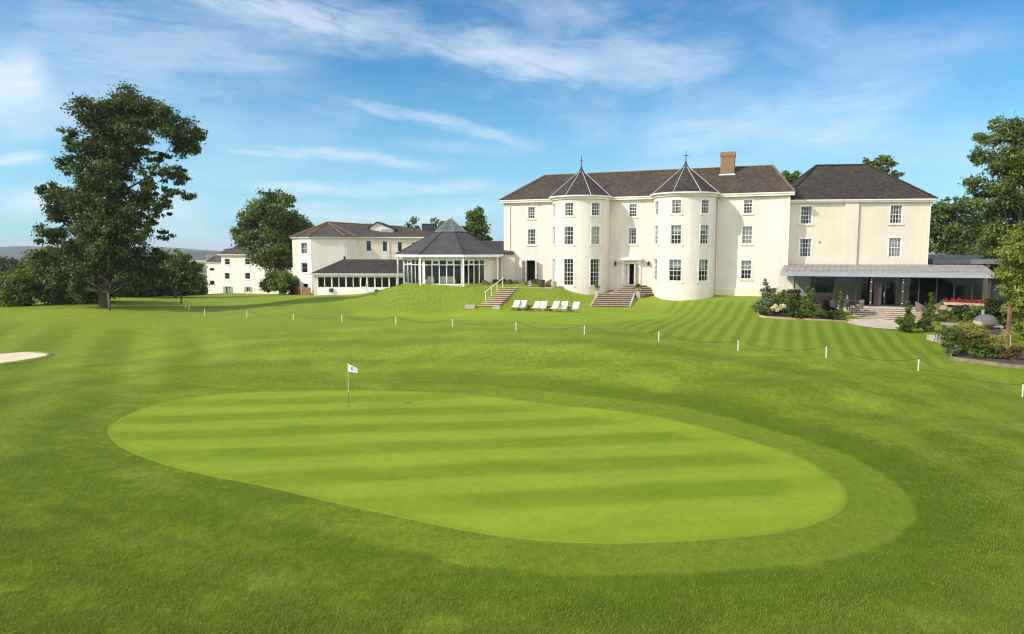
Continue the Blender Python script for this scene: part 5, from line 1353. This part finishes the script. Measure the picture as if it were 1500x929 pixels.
for (u, Y, rz, m, lab) in [
    (1222,60.9,R(150),'rattand','dark wicker tub chair behind the purple shrub on the veranda'),
    (1240,61.2,R(-30),'rattand','dark wicker tub chair behind the lime conifer on the veranda'),
    (1260,60.3,R(-80),'rattan','tan wicker tub chair at the left of the veranda door'),
    (1350,58.0,R(80),'rattan','tan wicker tub chair on the right of the veranda steps'),
    (1376,58.0,R(200),'rattan','tan wicker tub chair beside the red flower trough')]:
    x = (u-750)/1000*Y; tub_chair(lab, x, Y, zf_+.002, rz, m, G2, 1.0)
round_table('round dark table on the veranda left of the steps', (1250-750)/1000*60.6, 60.6, zf_+.002, 'rattand', None, .5)

# deckchairs and side tables
def deckchair(loc, rz, label):
    o = thing('deckchair', label, 'deckchair', (0, 0, 0), 'white deckchairs below the terrace bank'); w = .30
    prof = [(.52,.36),(.40,.345),(.22,.33),(.02,.33),(-.12,.38),(-.24,.52),(-.34,.68),(-.42,.82),(-.49,.92),(-.56,.955),(-.62,.93)]
    mb = MB()
    for p, q in zip(prof[:-1], prof[1:]):
        mb.hexa([(-w,-p[0],p[1]-.012),(w,-p[0],p[1]-.012),(w,-q[0],q[1]-.012),(-w,-q[0],q[1]-.012),(-w,-p[0],p[1]+.012),(w,-p[0],p[1]+.012),(w,-q[0],q[1]+.012),(-w,-q[0],q[1]+.012)])
    mb.build('sling', M['canvas'], o)
    for s in (-1, 1):
        mb = MB(); X = s*(w+.03); mb.tube([(X,-.55,.34),(X,-.02,.31),(X,.26,.54),(X,.58,.95)], .024, 6); mb.build('side_rail', M['palewood'], o)
        mb = MB(); mb.tube([(X,-.50,.36),(X,-.42,0)], .024, 6); mb.tube([(X,.42,0),(X,-.10,.34)], .024, 6); mb.tube([(X,-.42,.02),(X,.42,.02)], .02, 6); mb.build('leg', M['palewood'], o)
    for yy, zz in ((-.53,.34),(.57,.94),(.42,.02)): mb = MB(); mb.tube([(-w-.04,yy,zz),(w+.04,yy,zz)], .02, 6); mb.build('crossbar', M['palewood'], o)
    o.location = loc; o.rotation_euler = (0, 0, rz); WLOC[o.name] = tuple(loc); return o
DK = [(754.5,454.8,'leftmost white deckchair, nearest the pink steps'),(764,455,'white deckchair second from the pink steps'),(784,456,'white deckchair just right of the first dark wicker cube'),(794.5,456.2,'white deckchair just left of the second dark wicker cube'),(811.5,456.8,'white deckchair just right of the second dark wicker cube'),(824.5,457.2,'white deckchair just left of the third dark wicker cube'),(841.5,457.8,'rightmost white deckchair, nearest the entrance steps')]
first = None
for i, (u, v, lab) in enumerate(DK):
    p = hit(u, v, 50)
    if first is None: first = deckchair(tuple(p), R(-28), lab); o = first
    else: o = copy_tree(first); o['label'] = lab; o.location = tuple(p); o.rotation_euler = (0,0,R(-28+rnd.uniform(-9,9)))
for i, (u, v, lab) in enumerate([(775.5,454.2,'dark wicker cube table between the second and third deckchairs'),(804.5,455.2,'dark wicker cube table between the fourth and fifth deckchairs'),(834.5,456.2,'dark wicker cube table between the sixth and last deckchairs')]):
    p = hit(u, v, 50); o = thing('side_table', lab, 'side table', p, 'dark wicker cube tables between the deckchairs')
    mb = MB(); mb.box((p[0],p[1],p[2]+.20), (.36,.36,.36), R(-20)); mb.build('body', M['rattand'], o); mb = MB(); mb.box((p[0],p[1],p[2]+.40), (.42,.42,.035), R(-20)); mb.build('tabletop', M['rattand'], o)

# urn planters on the entrance landing
for (u, v, Y, lab) in [(874.5,427,71.9,'stone urn with green plant at the left of the entrance steps'),(934.5,427.5,71.6,'stone urn with green plant at the right of the entrance steps')]:
    p = at(u, v, Y); zz = min(p[2], zland+.05); o = thing('urn_planter', lab, 'planter', (p[0],p[1],zz), 'urns flanking the entrance steps')
    mb = MB(); mb.box((p[0],p[1],zz-.25), (.42,.42,.6)); mb.lathe((p[0],p[1],zz+.05), [(.19,0),(.19,.05),(.09,.10),(.08,.2),(.22,.30),(.32,.46),(.36,.52),(.30,.53)], 14); mb.build('urn', M['stone'], o)
    SEED[0] += 1; leaf_mesh('foliage', [(p[0],p[1],zz+.72,.26),(p[0]+.12,p[1],zz+.66,.2),(p[0]-.14,p[1],zz+.66,.2),(p[0],p[1],zz+.95,.13)], .11, 5, LEAF['light'], o, SEED[0])

# ------------------------------------------------------------------ right-hand garden corner
for (u, v, w, h, lf, Y, shp, sz, lab) in [
    (1333,476,14,32,'mid',55.0,'spiral',.09,'dark green tiered conifer right of the veranda steps'),
    (1340,489,40,23,'mid',None,'round',.11,'spreading green shrub in front of the tiered conifer'),
    (1366,466,13,35,'lime',56.5,'spiral',.09,'lime-yellow tiered conifer right of the veranda steps'),
    (1358,482,17,36,'mid',52.5,'cone',.09,'dark cone-shaped conifer between the two tiered conifers'),
    (1392,474,30,18,'light',53.5,'round',.10,'light green leafy plant behind the counter'),
    (1412,471,34,20,'dark',55.0,'round',.12,'dark green shrub under the red flower trough'),
    (1439,472,30,22,'mid',54.5,'round',.12,'loose dark shrub right of the flower trough'),
    (1464,477,32,38,'dark',54.0,'round',.12,'tall dark shrub beside the wooden post'),
    (1425,476,20,10,'lime',52.0,'round',.09,'bright lime low plant behind the oven'),
    (1488,490,36,60,'dark',53.0,'round',.13,'shadowy shrub under the yellow-green tree'),
    (1400,515,24,32,'mid',41.3,'round',.085,'mid green shrub at the left end of the corner bed'),
    (1398,500,16,22,'gold',42.0,'round',.075,'small golden shrub at the left back of the corner bed'),
    (1428,514,44,36,'gold',41.6,'round',.08,'large golden variegated shrub in front of the wicker fence'),
    (1458,518,36,26,'gold',41.0,'round',.075,'golden variegated shrub below the oven dome'),
    (1406,523,28,13,'grey',40.8,'round',.065,'low silvery plant along the timber edge of the corner bed'),
    (1448,527,38,26,'mid',40.0,'round',.085,'blue-green mounded shrub at the front of the corner bed'),
    (1472,530,28,20,'mid',39.6,'round',.08,'green mounded shrub right of the blue-green one'),
    (1487,532,26,24,'bronze',39.3,'round',.08,'bronze-tipped shrub at the right end of the corner bed')]:
    bush('shrub', lab, u, v, w, h, lf, Y, shp, sz, cat='shrub', group='shrubs in the right-hand garden corner')
CB = [at(u, v, Y)[:2] for u, v, Y in [(1391,526,40.4),(1398,527,40.0),(1440,531,39.0),(1475,536,38.2),(1520,540,37.6),(1525,500,43.5),(1395,498,43.2)]]
sheet('bed_soil', CB, M['soil'], .06, 6)
mb = MB()
for p, q in ((CB[6],CB[0]),(CB[0],CB[1]),(CB[1],CB[2]),(CB[2],CB[3]),(CB[3],CB[4])):
    zp_, zq = ground(*p), ground(*q); d = (q-p)/np.linalg.norm(q-p); n_ = np.array((-d[1], d[0]))*.08
    mb.prism([p, q, q+n_, p+n_], [zp_-.2, zq-.2, zq-.2, zp_-.2], [zp_+.20, zq+.20, zq+.20, zp_+.20])
tag(mb.build('bed_edging', M['wood']), 'brown timber edging round the corner bed at the right', 'edging')
wf_ = thing('wicker_fence', 'low woven hurdle fence behind the golden shrubs', 'fence', at(1430,505,43.0))
S = Surf(at(1393,500,43.3)[:2], at(1471,505,42.4)[:2]); gz_ = ground(*S.f(S.len/2,0)[:2]); mb = MB()
for q in range(26): x = S.len*(q+.5)/26; S.box(mb, x-.045, x+.045, gz_-.1, gz_+1.02+.05*(q % 2), -.02-.02*(q % 2), .03-.02*(q % 2))
mb.build('hurdle_panel', M['palewood'], wf_)
mb = MB(); S.box(mb, S.len-.06, S.len+.06, gz_-.2, gz_+1.25, -.1, -.04); mb.build('post', M['wood'], wf_)
# counter with domed oven
ct = thing('outdoor_counter', 'long grey-topped outdoor kitchen counter behind the wicker fence', 'counter', at(1400,500,45.5))
S = Surf(at(1381,480,47.2)[:2], at(1470,482,45.6)[:2]); gz_ = ground(*S.f(1.5,0)[:2]); mb = MB(); S.box(mb, -.1, S.len, gz_+1.10, gz_+1.18, -1.1, .1); mb.build('worktop', M['zinc'], ct)
mb = MB(); S.box(mb, .05, .2, gz_-.1, gz_+1.095, -1.0, .0); S.box(mb, 1.2, S.len-.1, gz_-.1, gz_+1.095, -1.0, -.05); mb.build('base', M['darkwood'], ct)
p = S.f(S.len*.72, 0, -.45); ov = thing('pizza_oven', 'grey domed outdoor oven standing on the counter', 'oven', (p[0],p[1],gz_+1.18))
mb = MB(); mb.lathe((p[0],p[1],gz_+1.183), [(.72,0),(.74,.12),(.70,.32),(.58,.52),(.38,.66),(.15,.72),(.02,.73)], 20); mb.build('dome', simple('oven_clay', (.105,.095,.09), .7, .35, 2.5), ov, True)
mb = MB(); mb.lathe((p[0]+.1,p[1]+.45,gz_+1.6), [(.09,0),(.09,.5),(.12,.52),(.12,.58)], 10); mb.build('flue', M['lead'], ov)
mb = MB(); mb.box((p[0]-.62,p[1]-.2,gz_+1.33), (.30,.62,.28), R(8)); mb.build('mouth', M['stone'], ov)
pole = at(1477,485,45.0); g_ = ground(pole[0],pole[1]); mb = MB(); mb.box((pole[0],pole[1],(g_+pole[2]+1.6)/2), (.17,.17,pole[2]+1.6-g_), .2); mb.box((pole[0],pole[1],pole[2]+1.62), (.20,.20,.05), .2)
tag(mb.build('timber_post', M['redbrown']), 'square reddish timber post right of the domed oven', 'post')
sp = at(1470,487,44.5); mb = MB(); mb.tube([(sp[0]-.5,sp[1],sp[2]+.5),(sp[0]+.55,sp[1]+.1,sp[2]-.25)], .035, 6); mb.box((sp[0]-.6,sp[1],sp[2]+.57), (.3,.22,.02), 0, 0, .6); mb.tube([(sp[0]+.55,sp[1]+.1,sp[2]-.25),(sp[0]+.6,sp[1]+.1,g_-.05)], .04, 6)
tag(mb.build('oven_peel', M['palewood']), 'wooden oven peel leaning right of the domed oven', 'oven peel')
st = at(1374,503,46.3); g_ = ground(st[0],st[1]); o = thing('bar_stool', 'slim metal bar stool at the left end of the counter', 'stool', (st[0],st[1],g_))
mb = MB(); mb.lathe((st[0],st[1],g_+.74), [(.17,0),(.19,.02),(.19,.05)], 12); mb.build('seat', M['iron'], o)
for i in range(4):
    t = pi/4+i*pi/2; mb = MB(); mb.tube([(st[0]+.13*cos(t),st[1]+.13*sin(t),g_+.74),(st[0]+.24*cos(t),st[1]+.24*sin(t),g_)], .018, 6); mb.build('leg', M['iron'], o)
PAT2 = [at(u, v, Y)[:2] for u, v, Y in [(1357,496,47.8),(1388,507,45.0),(1392,498,46.3),(1470,498,46.5),(1470,480,50),(1358,488,50.5)]]
sheet('patio', PAT2, M['paving'], .03, 5)
# red flower trough on the veranda terrace, barrel tub below it
S = Surf(at(1379,447,57.8)[:2], at(1447,448,55.6)[:2]); zz = zf_
tr_ = thing('flower_trough', 'long timber trough of red flowers along the veranda edge', 'planter', S.f(0,zz,0)); mb = MB()
S.box(mb, 0, S.len, zz+.62, zz+.85, -.4, 0); S.box(mb, .03, S.len-.03, zz+.25, zz+.37, -.37, -.03)
for x in (.05, S.len*.5, S.len-.15): S.box(mb, x, x+.12, zz-.6, zz+.615, -.36, -.04)
mb.build('trough', M['palewood'], tr_); SEED[0] += 1
leaf_mesh('flowers', [(*S.f(x,0,-.2)[:2], zz+1.0, .19) for x in np.linspace(.15, S.len-.15, 13)], .10, 3.2, LEAF['red'], tr_, SEED[0], sub=6)
leaf_mesh('foliage', [(*S.f(x,0,-.2)[:2], zz+.88, .17) for x in np.linspace(.1, S.len-.1, 13)], .10, 2.5, LEAF['mid'], tr_, SEED[0]+1, sub=6)
p = at(1382,455,56.8); mb = MB(); mb.lathe((p[0],p[1],p[2]-.2), [(.27,0),(.31,.2),(.31,.42),(.28,.62),(.25,.62)], 14); mb.lathe((p[0],p[1],p[2]-.1), [(.312,0),(.318,.02),(.318,.06),(.312,.08)], 14, 1); tag(mb.build('barrel_tub', [M['palewood'], M['iron']]), 'wooden half-barrel tub below the red flower trough', 'tub')

# ------------------------------------------------------------------ rope fence
PX = [(277.3,453.6),(300.3,462.5),(362,465.5),(430,469.5),(501,472.5),(580,475.5),(663,479.5),(756,485),(856,490.5),(965,500.5),(1081,514.5),(1210,524.5),(1345,543.5),(1497.5,582.5)]
where = ['second white rope post from the far left end, by the oak\'s shadow','white rope post left of the oak shadow tip, third from the far end','white rope post below the bedroom block','white rope post below the canted wing','white rope post below the garden room windows','white rope post below the pavilion\'s left side','white rope post below the pavilion\'s glazed front','white rope post below the leftmost deckchair','white rope post below the rightmost deckchair','white rope post below the right bay tower','white rope post below the manor\'s right-hand windows','white rope post below the middle of the shrub bed','white rope post below the veranda steps and corner conifers','white rope post at the right edge of the picture, nearest the camera']
tops = []
def rope_post(p, label, m='postwhite', h=.70, rr=.036):
    o = thing('rope_post', label, 'post', tuple(p), 'white posts of the rope fence' )
    mb = MB(); mb.lathe((p[0],p[1],p[2]-.1), [(rr,0),(rr,h+.06)], 10); mb.build('post', M[m], o)
    mb = MB(); mb.lathe((p[0],p[1],p[2]+h-.039), [(rr+.004,0),(rr+.004,.035),(.02,.05)], 10); mb.build('cap', M['iron'], o)
    return np.array([p[0],p[1],p[2]+h-.03])
p = hit(272,450.8,50); tops.append(rope_post(p, 'white rope post nearest the dark marker post, first at the far left end'))
for (u, v), lab in zip(PX, where): tops.append(rope_post(hit(u, v, 25), lab))
names = ['between the two farthest white posts'] + ['from the post near the oak shadow to the next on its right','below the left bedroom block','below the round tree','below the canted wing and garden room','below the garden room','below the pavilion\'s left half','below the pavilion and pink steps','below the deckchairs','from the deckchairs to the right bay tower','below the right bay tower','below the shrub bed\'s left half','from the shrub bed to the veranda steps','running to the post at the right edge']
for i, (a, b__) in enumerate(zip(tops[:-1], tops[1:])):
    mb = MB(); L_ = np.linalg.norm(b__-a); sag = min(.42, .085*L_); path = []
    for k in range(17):
        t = k/16; q = a+(b__-a)*t; q = q-[0,0,sag*4*t*(1-t)]; q[2] = max(q[2], ground(q[0],q[1])+.03); path.append(q)
    mb.tube(path, .016, 5); o = mb.build('rope', M['rope']); tag(o, 'dark sagging rope '+names[min(i, len(names)-1)], 'rope', 'ropes of the lawn fence')
p = hit(266,445,60); o = thing('marker_post', 'dark green marker post behind the far end of the rope fence', 'post', tuple(p)); mb = MB(); mb.box((p[0],p[1],p[2]+.42), (.14,.14,1.0)); mb.build('post', M['iron'], o); mb = MB(); mb.lathe((p[0],p[1],p[2]+.921), [(.09,0),(.05,.08)], 8); mb.build('cap', M['iron'], o)

# ------------------------------------------------------------------ flag
fp = hit(511,596); fp[2] = ground(fp[0],fp[1])+.014
fl = thing('golf_flag', 'white golf flag with navy round emblem on a pole in the putting green', 'flag', tuple(fp))
mb = MB(); mb.lathe((fp[0],fp[1],fp[2]-.1), [(.011,0),(.011,.83)], 8); mb.build('pole_base', M['darkwood'], fl)
mb = MB(); mb.lathe((fp[0],fp[1],fp[2]+.73), [(.012,0),(.012,1.39),(.018,1.40),(.012,1.43)], 8); mb.build('pole', simple('pole_paint', (.66,.60,.38), .5, .04), fl)
FWd, FHt = .50, .37
def cloth(s, t):   # s along 0..1, t 0 bottom .. 1 top
    a = R(-20)+.5*sin(s*4.2)*.35
    x = FWd*s*.93; y = .05*sin(s*7+.6)*s
    dz = -.13*s**1.3-.012*sin(s*6)
    return np.array([fp[0]+.012+x*cos(R(-12))-y*sin(R(-12)), fp[1]+x*sin(R(-12))+y*cos(R(-12)), fp[2]+1.74+dz+FHt*t*(1-.22*s)+ .06*s*(1-t)])
mb = MB(); n = 14; off = np.array([.15,-.95,0])*.004
for i in range(n):
    for j in range(8):
        q = [cloth(i/n,j/8), cloth((i+1)/n,j/8), cloth((i+1)/n,(j+1)/8), cloth(i/n,(j+1)/8)]
        mb.face([a+off for a in q]); mb.face([a-off for a in q][::-1])
cl = mb.build('cloth', M['flagcloth'], fl, True)
for side in (1, -1):
    mb = MB(); o_ = off*side
    E_ = lambda r, a: cloth(.53+r*cos(a)*.74, .55+r*sin(a)*1.0)
    for k in range(20):
        a0_, a1_ = 2*pi*k/20, 2*pi*(k+1)/20
        w0 = .30*(1 if sin(a0_) > -.2 else .96); mb.face([E_(0,0)+o_*1.7, E_(w0,a0_)+o_*1.7, E_(w0,a1_)+o_*1.7])
    def bar(s0, s1, t0, t1):
        mb.face([cloth(s0,t0)+o_*2.4, cloth(s1,t0)+o_*2.4, cloth(s1,t1)+o_*2.4, cloth(s0,t1)+o_*2.4], 1)
    bar(.50,.53,.40,.70); bar(.53,.575,.675,.70); bar(.53,.575,.55,.575); bar(.565,.585,.575,.675)
    mb.build('emblem', [M['navy'], M['flagcloth']], cl)
mb = MB(); mb.lathe((fp[0],fp[1],fp[2]+.001), [(.055,0),(.062,.0015),(.062,.003)], 16); tag(mb.build('hole_cup', M['dark']), 'dark hole cup at the foot of the golf flag', 'golf hole')

# ------------------------------------------------------------------ rough grass blades near the camera
def grass_blades():
    g = np.random.default_rng(3); n = NBLADE
    y = 12.2+22*g.random(n)**1.7; x = (g.random(n)*2-1)*(y*.80+1)
    d = sdf(GREEN, x, y); clump = np.sin(x*2.1+np.sin(y*1.3)*1.4)*np.sin(y*1.9+np.sin(x*.9)); k = (d > 1.9) & (g.random(n) < np.clip((d-1.7)/3, .15, 1)*(.45+.55*(clump > -.2)))
    x, y = x[k], y[k]; n = len(x); z = ground_arr(x, y)
    h = g.uniform(.03, .075, n); w_ = g.uniform(.006, .012, n); a = g.uniform(0, 2*pi, n); le = g.uniform(.3, 1.1, n)*h; la = R(35)+g.normal(0, .7, n)
    P = np.stack([x, y, z-.005], 1); s = np.stack([np.cos(a)*w_, np.sin(a)*w_, 0*a], 1); tip = P+np.stack([np.cos(la)*le, np.sin(la)*le, h], 1)
    V = np.stack([P-s, P+s, tip], 1).reshape(-1, 3)
    me = bpy.data.meshes.new('rough_grass'); me.vertices.add(3*n); me.vertices.foreach_set('co', V.ravel()); me.loops.add(3*n); me.loops.foreach_set('vertex_index', np.arange(3*n))
    me.polygons.add(n); me.polygons.foreach_set('loop_start', np.arange(0, 3*n, 3)); me.update(calc_edges=True); me.materials.append(LEAF['blade']); attr(me, 'var', np.repeat(np.clip(g.normal(.45, .25, n), 0, 1), 3)); me.validate()
    tag(link_mesh('rough_grass', me), 'blades of rough mown grass around the putting green', kind='stuff')
LEAF['blade'] = leafmat('grass_blades', (.080, .125, .006), (.25, .32, .045), .35, .6)
grass_blades()

# ------------------------------------------------------------------ haze over the whole valley
if HAZE > 0:
    hm, hnt, hout = nm('haze'); pv = N(hnt, 'ShaderNodeVolumePrincipled'); pv.inputs['Color'].default_value = (.86, .92, 1.0, 1); pv.inputs['Density'].default_value = HAZE; pv.inputs['Anisotropy'].default_value = .2
    L(hnt, pv.outputs[0], hout.inputs['Volume']); mb = MB(); mb.box((0, 4200, -8), (19000, 10600, 150)); tag(mb.build('haze', hm), kind='stuff')

# ------------------------------------------------------------------ sky and sun
SUN_EL = R(35); to_sun = np.array([-cos(R(SUN_AZ)), -sin(R(SUN_AZ))])
w = bpy.data.worlds.new("World"); SC.world = w; w.use_nodes = True; nt = w.node_tree; nt.nodes.clear()
out = nt.nodes.new('ShaderNodeOutputWorld'); bg = nt.nodes.new('ShaderNodeBackground')
sky = nt.nodes.new('ShaderNodeTexSky'); sky.sky_type = 'NISHITA'; sky.sun_disc = False
sky.sun_elevation = SUN_EL; sky.sun_rotation = atan2(to_sun[0], to_sun[1]) % (2*pi); sky.altitude = 100; sky.air_density = 1.0; sky.dust_density = .5; sky.ozone_density = 2.5
tc = nt.nodes.new('ShaderNodeTexCoord').outputs['Generated']
sep = nt.nodes.new('ShaderNodeSeparateXYZ'); L(nt, tc, sep.inputs[0])
hs = nt.nodes.new('ShaderNodeHueSaturation'); hs.inputs['Saturation'].default_value = 1.25; hs.inputs['Value'].default_value = SKYV; L(nt, sky.outputs[0], hs.inputs['Color'])
base = mixc(nt, 1.0, hs.outputs[0], SKYT, 'MULTIPLY')
zc = mth(nt, 'ADD', mth(nt, 'MAXIMUM', sep.outputs[2], 0.0), .16)
cv = nt.nodes.new('ShaderNodeCombineXYZ'); L(nt, mth(nt, 'DIVIDE', sep.outputs[0], zc), cv.inputs[0]); L(nt, mth(nt, 'DIVIDE', sep.outputs[1], zc), cv.inputs[1])
pl = cv.outputs[0]
base = mixc(nt, mapr(nt, sep.outputs[2], .30, -.01, 0, .62, True), base, HORIZ)
az = mth(nt, 'ARCTAN2', sep.outputs[0], sep.outputs[1]); el = mth(nt, 'ARCSINE', sep.outputs[2])
ae = nt.nodes.new('ShaderNodeCombineXYZ'); L(nt, az, ae.inputs[0]); L(nt, el, ae.inputs[1]); ae = ae.outputs[0]
def azel(u, v):
    d = ray(u, v); d = d/np.linalg.norm(d); return np.array([atan2(d[0], d[1]), math.asin(d[2])])
warp = mth(nt, 'SUBTRACT', noise(nt, mapping(nt, ae, (3, 6, 1)), 1.6, 6, .6), .5)
warp2 = mth(nt, 'SUBTRACT', noise(nt, mapping(nt, ae, (9, 22, 1)), 1.5, 5, .65), .5)
total = None
for i, (u0, v0, u1, v1, wd, stg, sharp) in enumerate([
    (60,-90,640,58,46,.62,.42),(560,36,930,128,30,.56,.45),(640,70,1080,80,50,.42,.35),(880,120,1120,60,40,.25,.4),
    (470,140,800,212,15,.42,.5),(270,212,670,244,13,.50,.5),(320,268,760,276,15,.5,.5),(820,222,560,206,14,.2,.5),
    (900,215,1420,120,62,.42,.3),(1150,90,1540,40,46,.22,.3),(-80,118,80,100,48,.75,.35),(-60,150,260,170,60,.42,.3),(-60,236,80,232,16,.6,.5),(-40,300,330,300,26,.55,.4),
    (300,306,800,312,26,.42,.4),(720,290,1180,240,26,.30,.4),(-60,40,500,90,80,.40,.25),(1100,200,1560,230,44,.25,.3)]):
    a_, b_ = azel(u0, v0), azel(u1, v1); t_ = b_-a_; ln = np.linalg.norm(t_); t_ = t_/ln; n_ = np.array((-t_[1], t_[0]))
    al = mth(nt, 'ADD', mth(nt, 'MULTIPLY', az, t_[0]), mth(nt, 'MULTIPLY', el, t_[1])); al = mth(nt, 'DIVIDE', mth(nt, 'SUBTRACT', al, float(a_@t_)), ln)
    pp_ = mth(nt, 'SUBTRACT', mth(nt, 'ADD', mth(nt, 'MULTIPLY', az, n_[0]), mth(nt, 'MULTIPLY', el, n_[1])), float(a_@n_))
    wk = wd/1000.0
    pp_ = mth(nt, 'ADD', pp_, mth(nt, 'ADD', mth(nt, 'MULTIPLY', warp, .05+wk*.8), mth(nt, 'MULTIPLY', warp2, wk*1.0)))
    ms = mapr(nt, mth(nt, 'ABSOLUTE', pp_), wk, wk*.05, 0, 1, True)
    ms = mth(nt, 'MULTIPLY', ms, mth(nt, 'MULTIPLY', mapr(nt, al, -.05, .25, 0, 1, True), mapr(nt, al, 1.05, .7, 0, 1, True)))
    ang = atan2(t_[1], t_[0]); nz = noise(nt, mapping(nt, mapping(nt, ae, (1, 1, 1), (0, 0, -ang)), (7, 34, 1), (0, 0, 0), (i*3.7, i*1.9, 0)), 1.3, 8, .68, .5)
    ms = mth(nt, 'MULTIPLY', ms, mapr(nt, nz, .5-.30*(1-sharp)-.12, .62, .12, 1, True))
    ms = mth(nt, 'MULTIPLY', ms, stg)
    total = ms if total is None else mth(nt, 'SUBTRACT', mth(nt, 'ADD', total, ms), mth(nt, 'MULTIPLY', total, ms))
vn = noise(nt, mapping(nt, ae, (2.0, 4.5, 1), (0, 0, R(12)), (4.0, 2.0, 0)), 1.5, 7, .62, .5)
total = mth(nt, 'MAXIMUM', total, mapr(nt, vn, .42, .78, 0, .42, True))
cl_ = mth(nt, 'MULTIPLY', total, .92, clamp=True)
col = mixc(nt, cl_, base, CLOUDC)
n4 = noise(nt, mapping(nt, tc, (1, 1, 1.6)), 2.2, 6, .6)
fill_cloud = mth(nt, 'MULTIPLY', mapr(nt, sep.outputs[1], .05, -.35, 0, 1, True), mapr(nt, n4, .30, .52, .35, 1, True))  # bright cloud added behind the camera, out of view, to lift fill on facades
fill_cloud = mth(nt, 'MULTIPLY', fill_cloud, mapr(nt, sep.outputs[2], -.02, .03))
col = mixc(nt, fill_cloud, col, FILLC)
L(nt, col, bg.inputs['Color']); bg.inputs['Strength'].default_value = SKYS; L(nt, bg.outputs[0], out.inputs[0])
sl = bpy.data.lights.new('sun', 'SUN'); sl.energy = SUNE; sl.angle = R(.53); sl.color = (1, .93, .82)
so = bpy.data.objects.new('sun', sl); COL.objects.link(so); so.location = (-60, -30, 60)
from mathutils import Vector
dv = Vector((-to_sun[0]*cos(SUN_EL), -to_sun[1]*cos(SUN_EL), -sin(SUN_EL))); so.rotation_euler = dv.to_track_quat('-Z', 'Y').to_euler()
vs = SC.view_settings; SC.display_settings.display_device = 'sRGB'; vs.view_transform = 'Standard'; vs.look = 'None'; vs.exposure = EXPO; vs.gamma = 1.0; vs.use_curve_mapping = False
SC.render.engine = 'CYCLES'; SC.cycles.filter_width = 1.15; SC.cycles.use_denoising = DENO; SC.cycles.max_bounces = 8; SC.cycles.transparent_max_bounces = 16; SC.cycles.caustics_reflective = False; SC.cycles.caustics_refractive = False
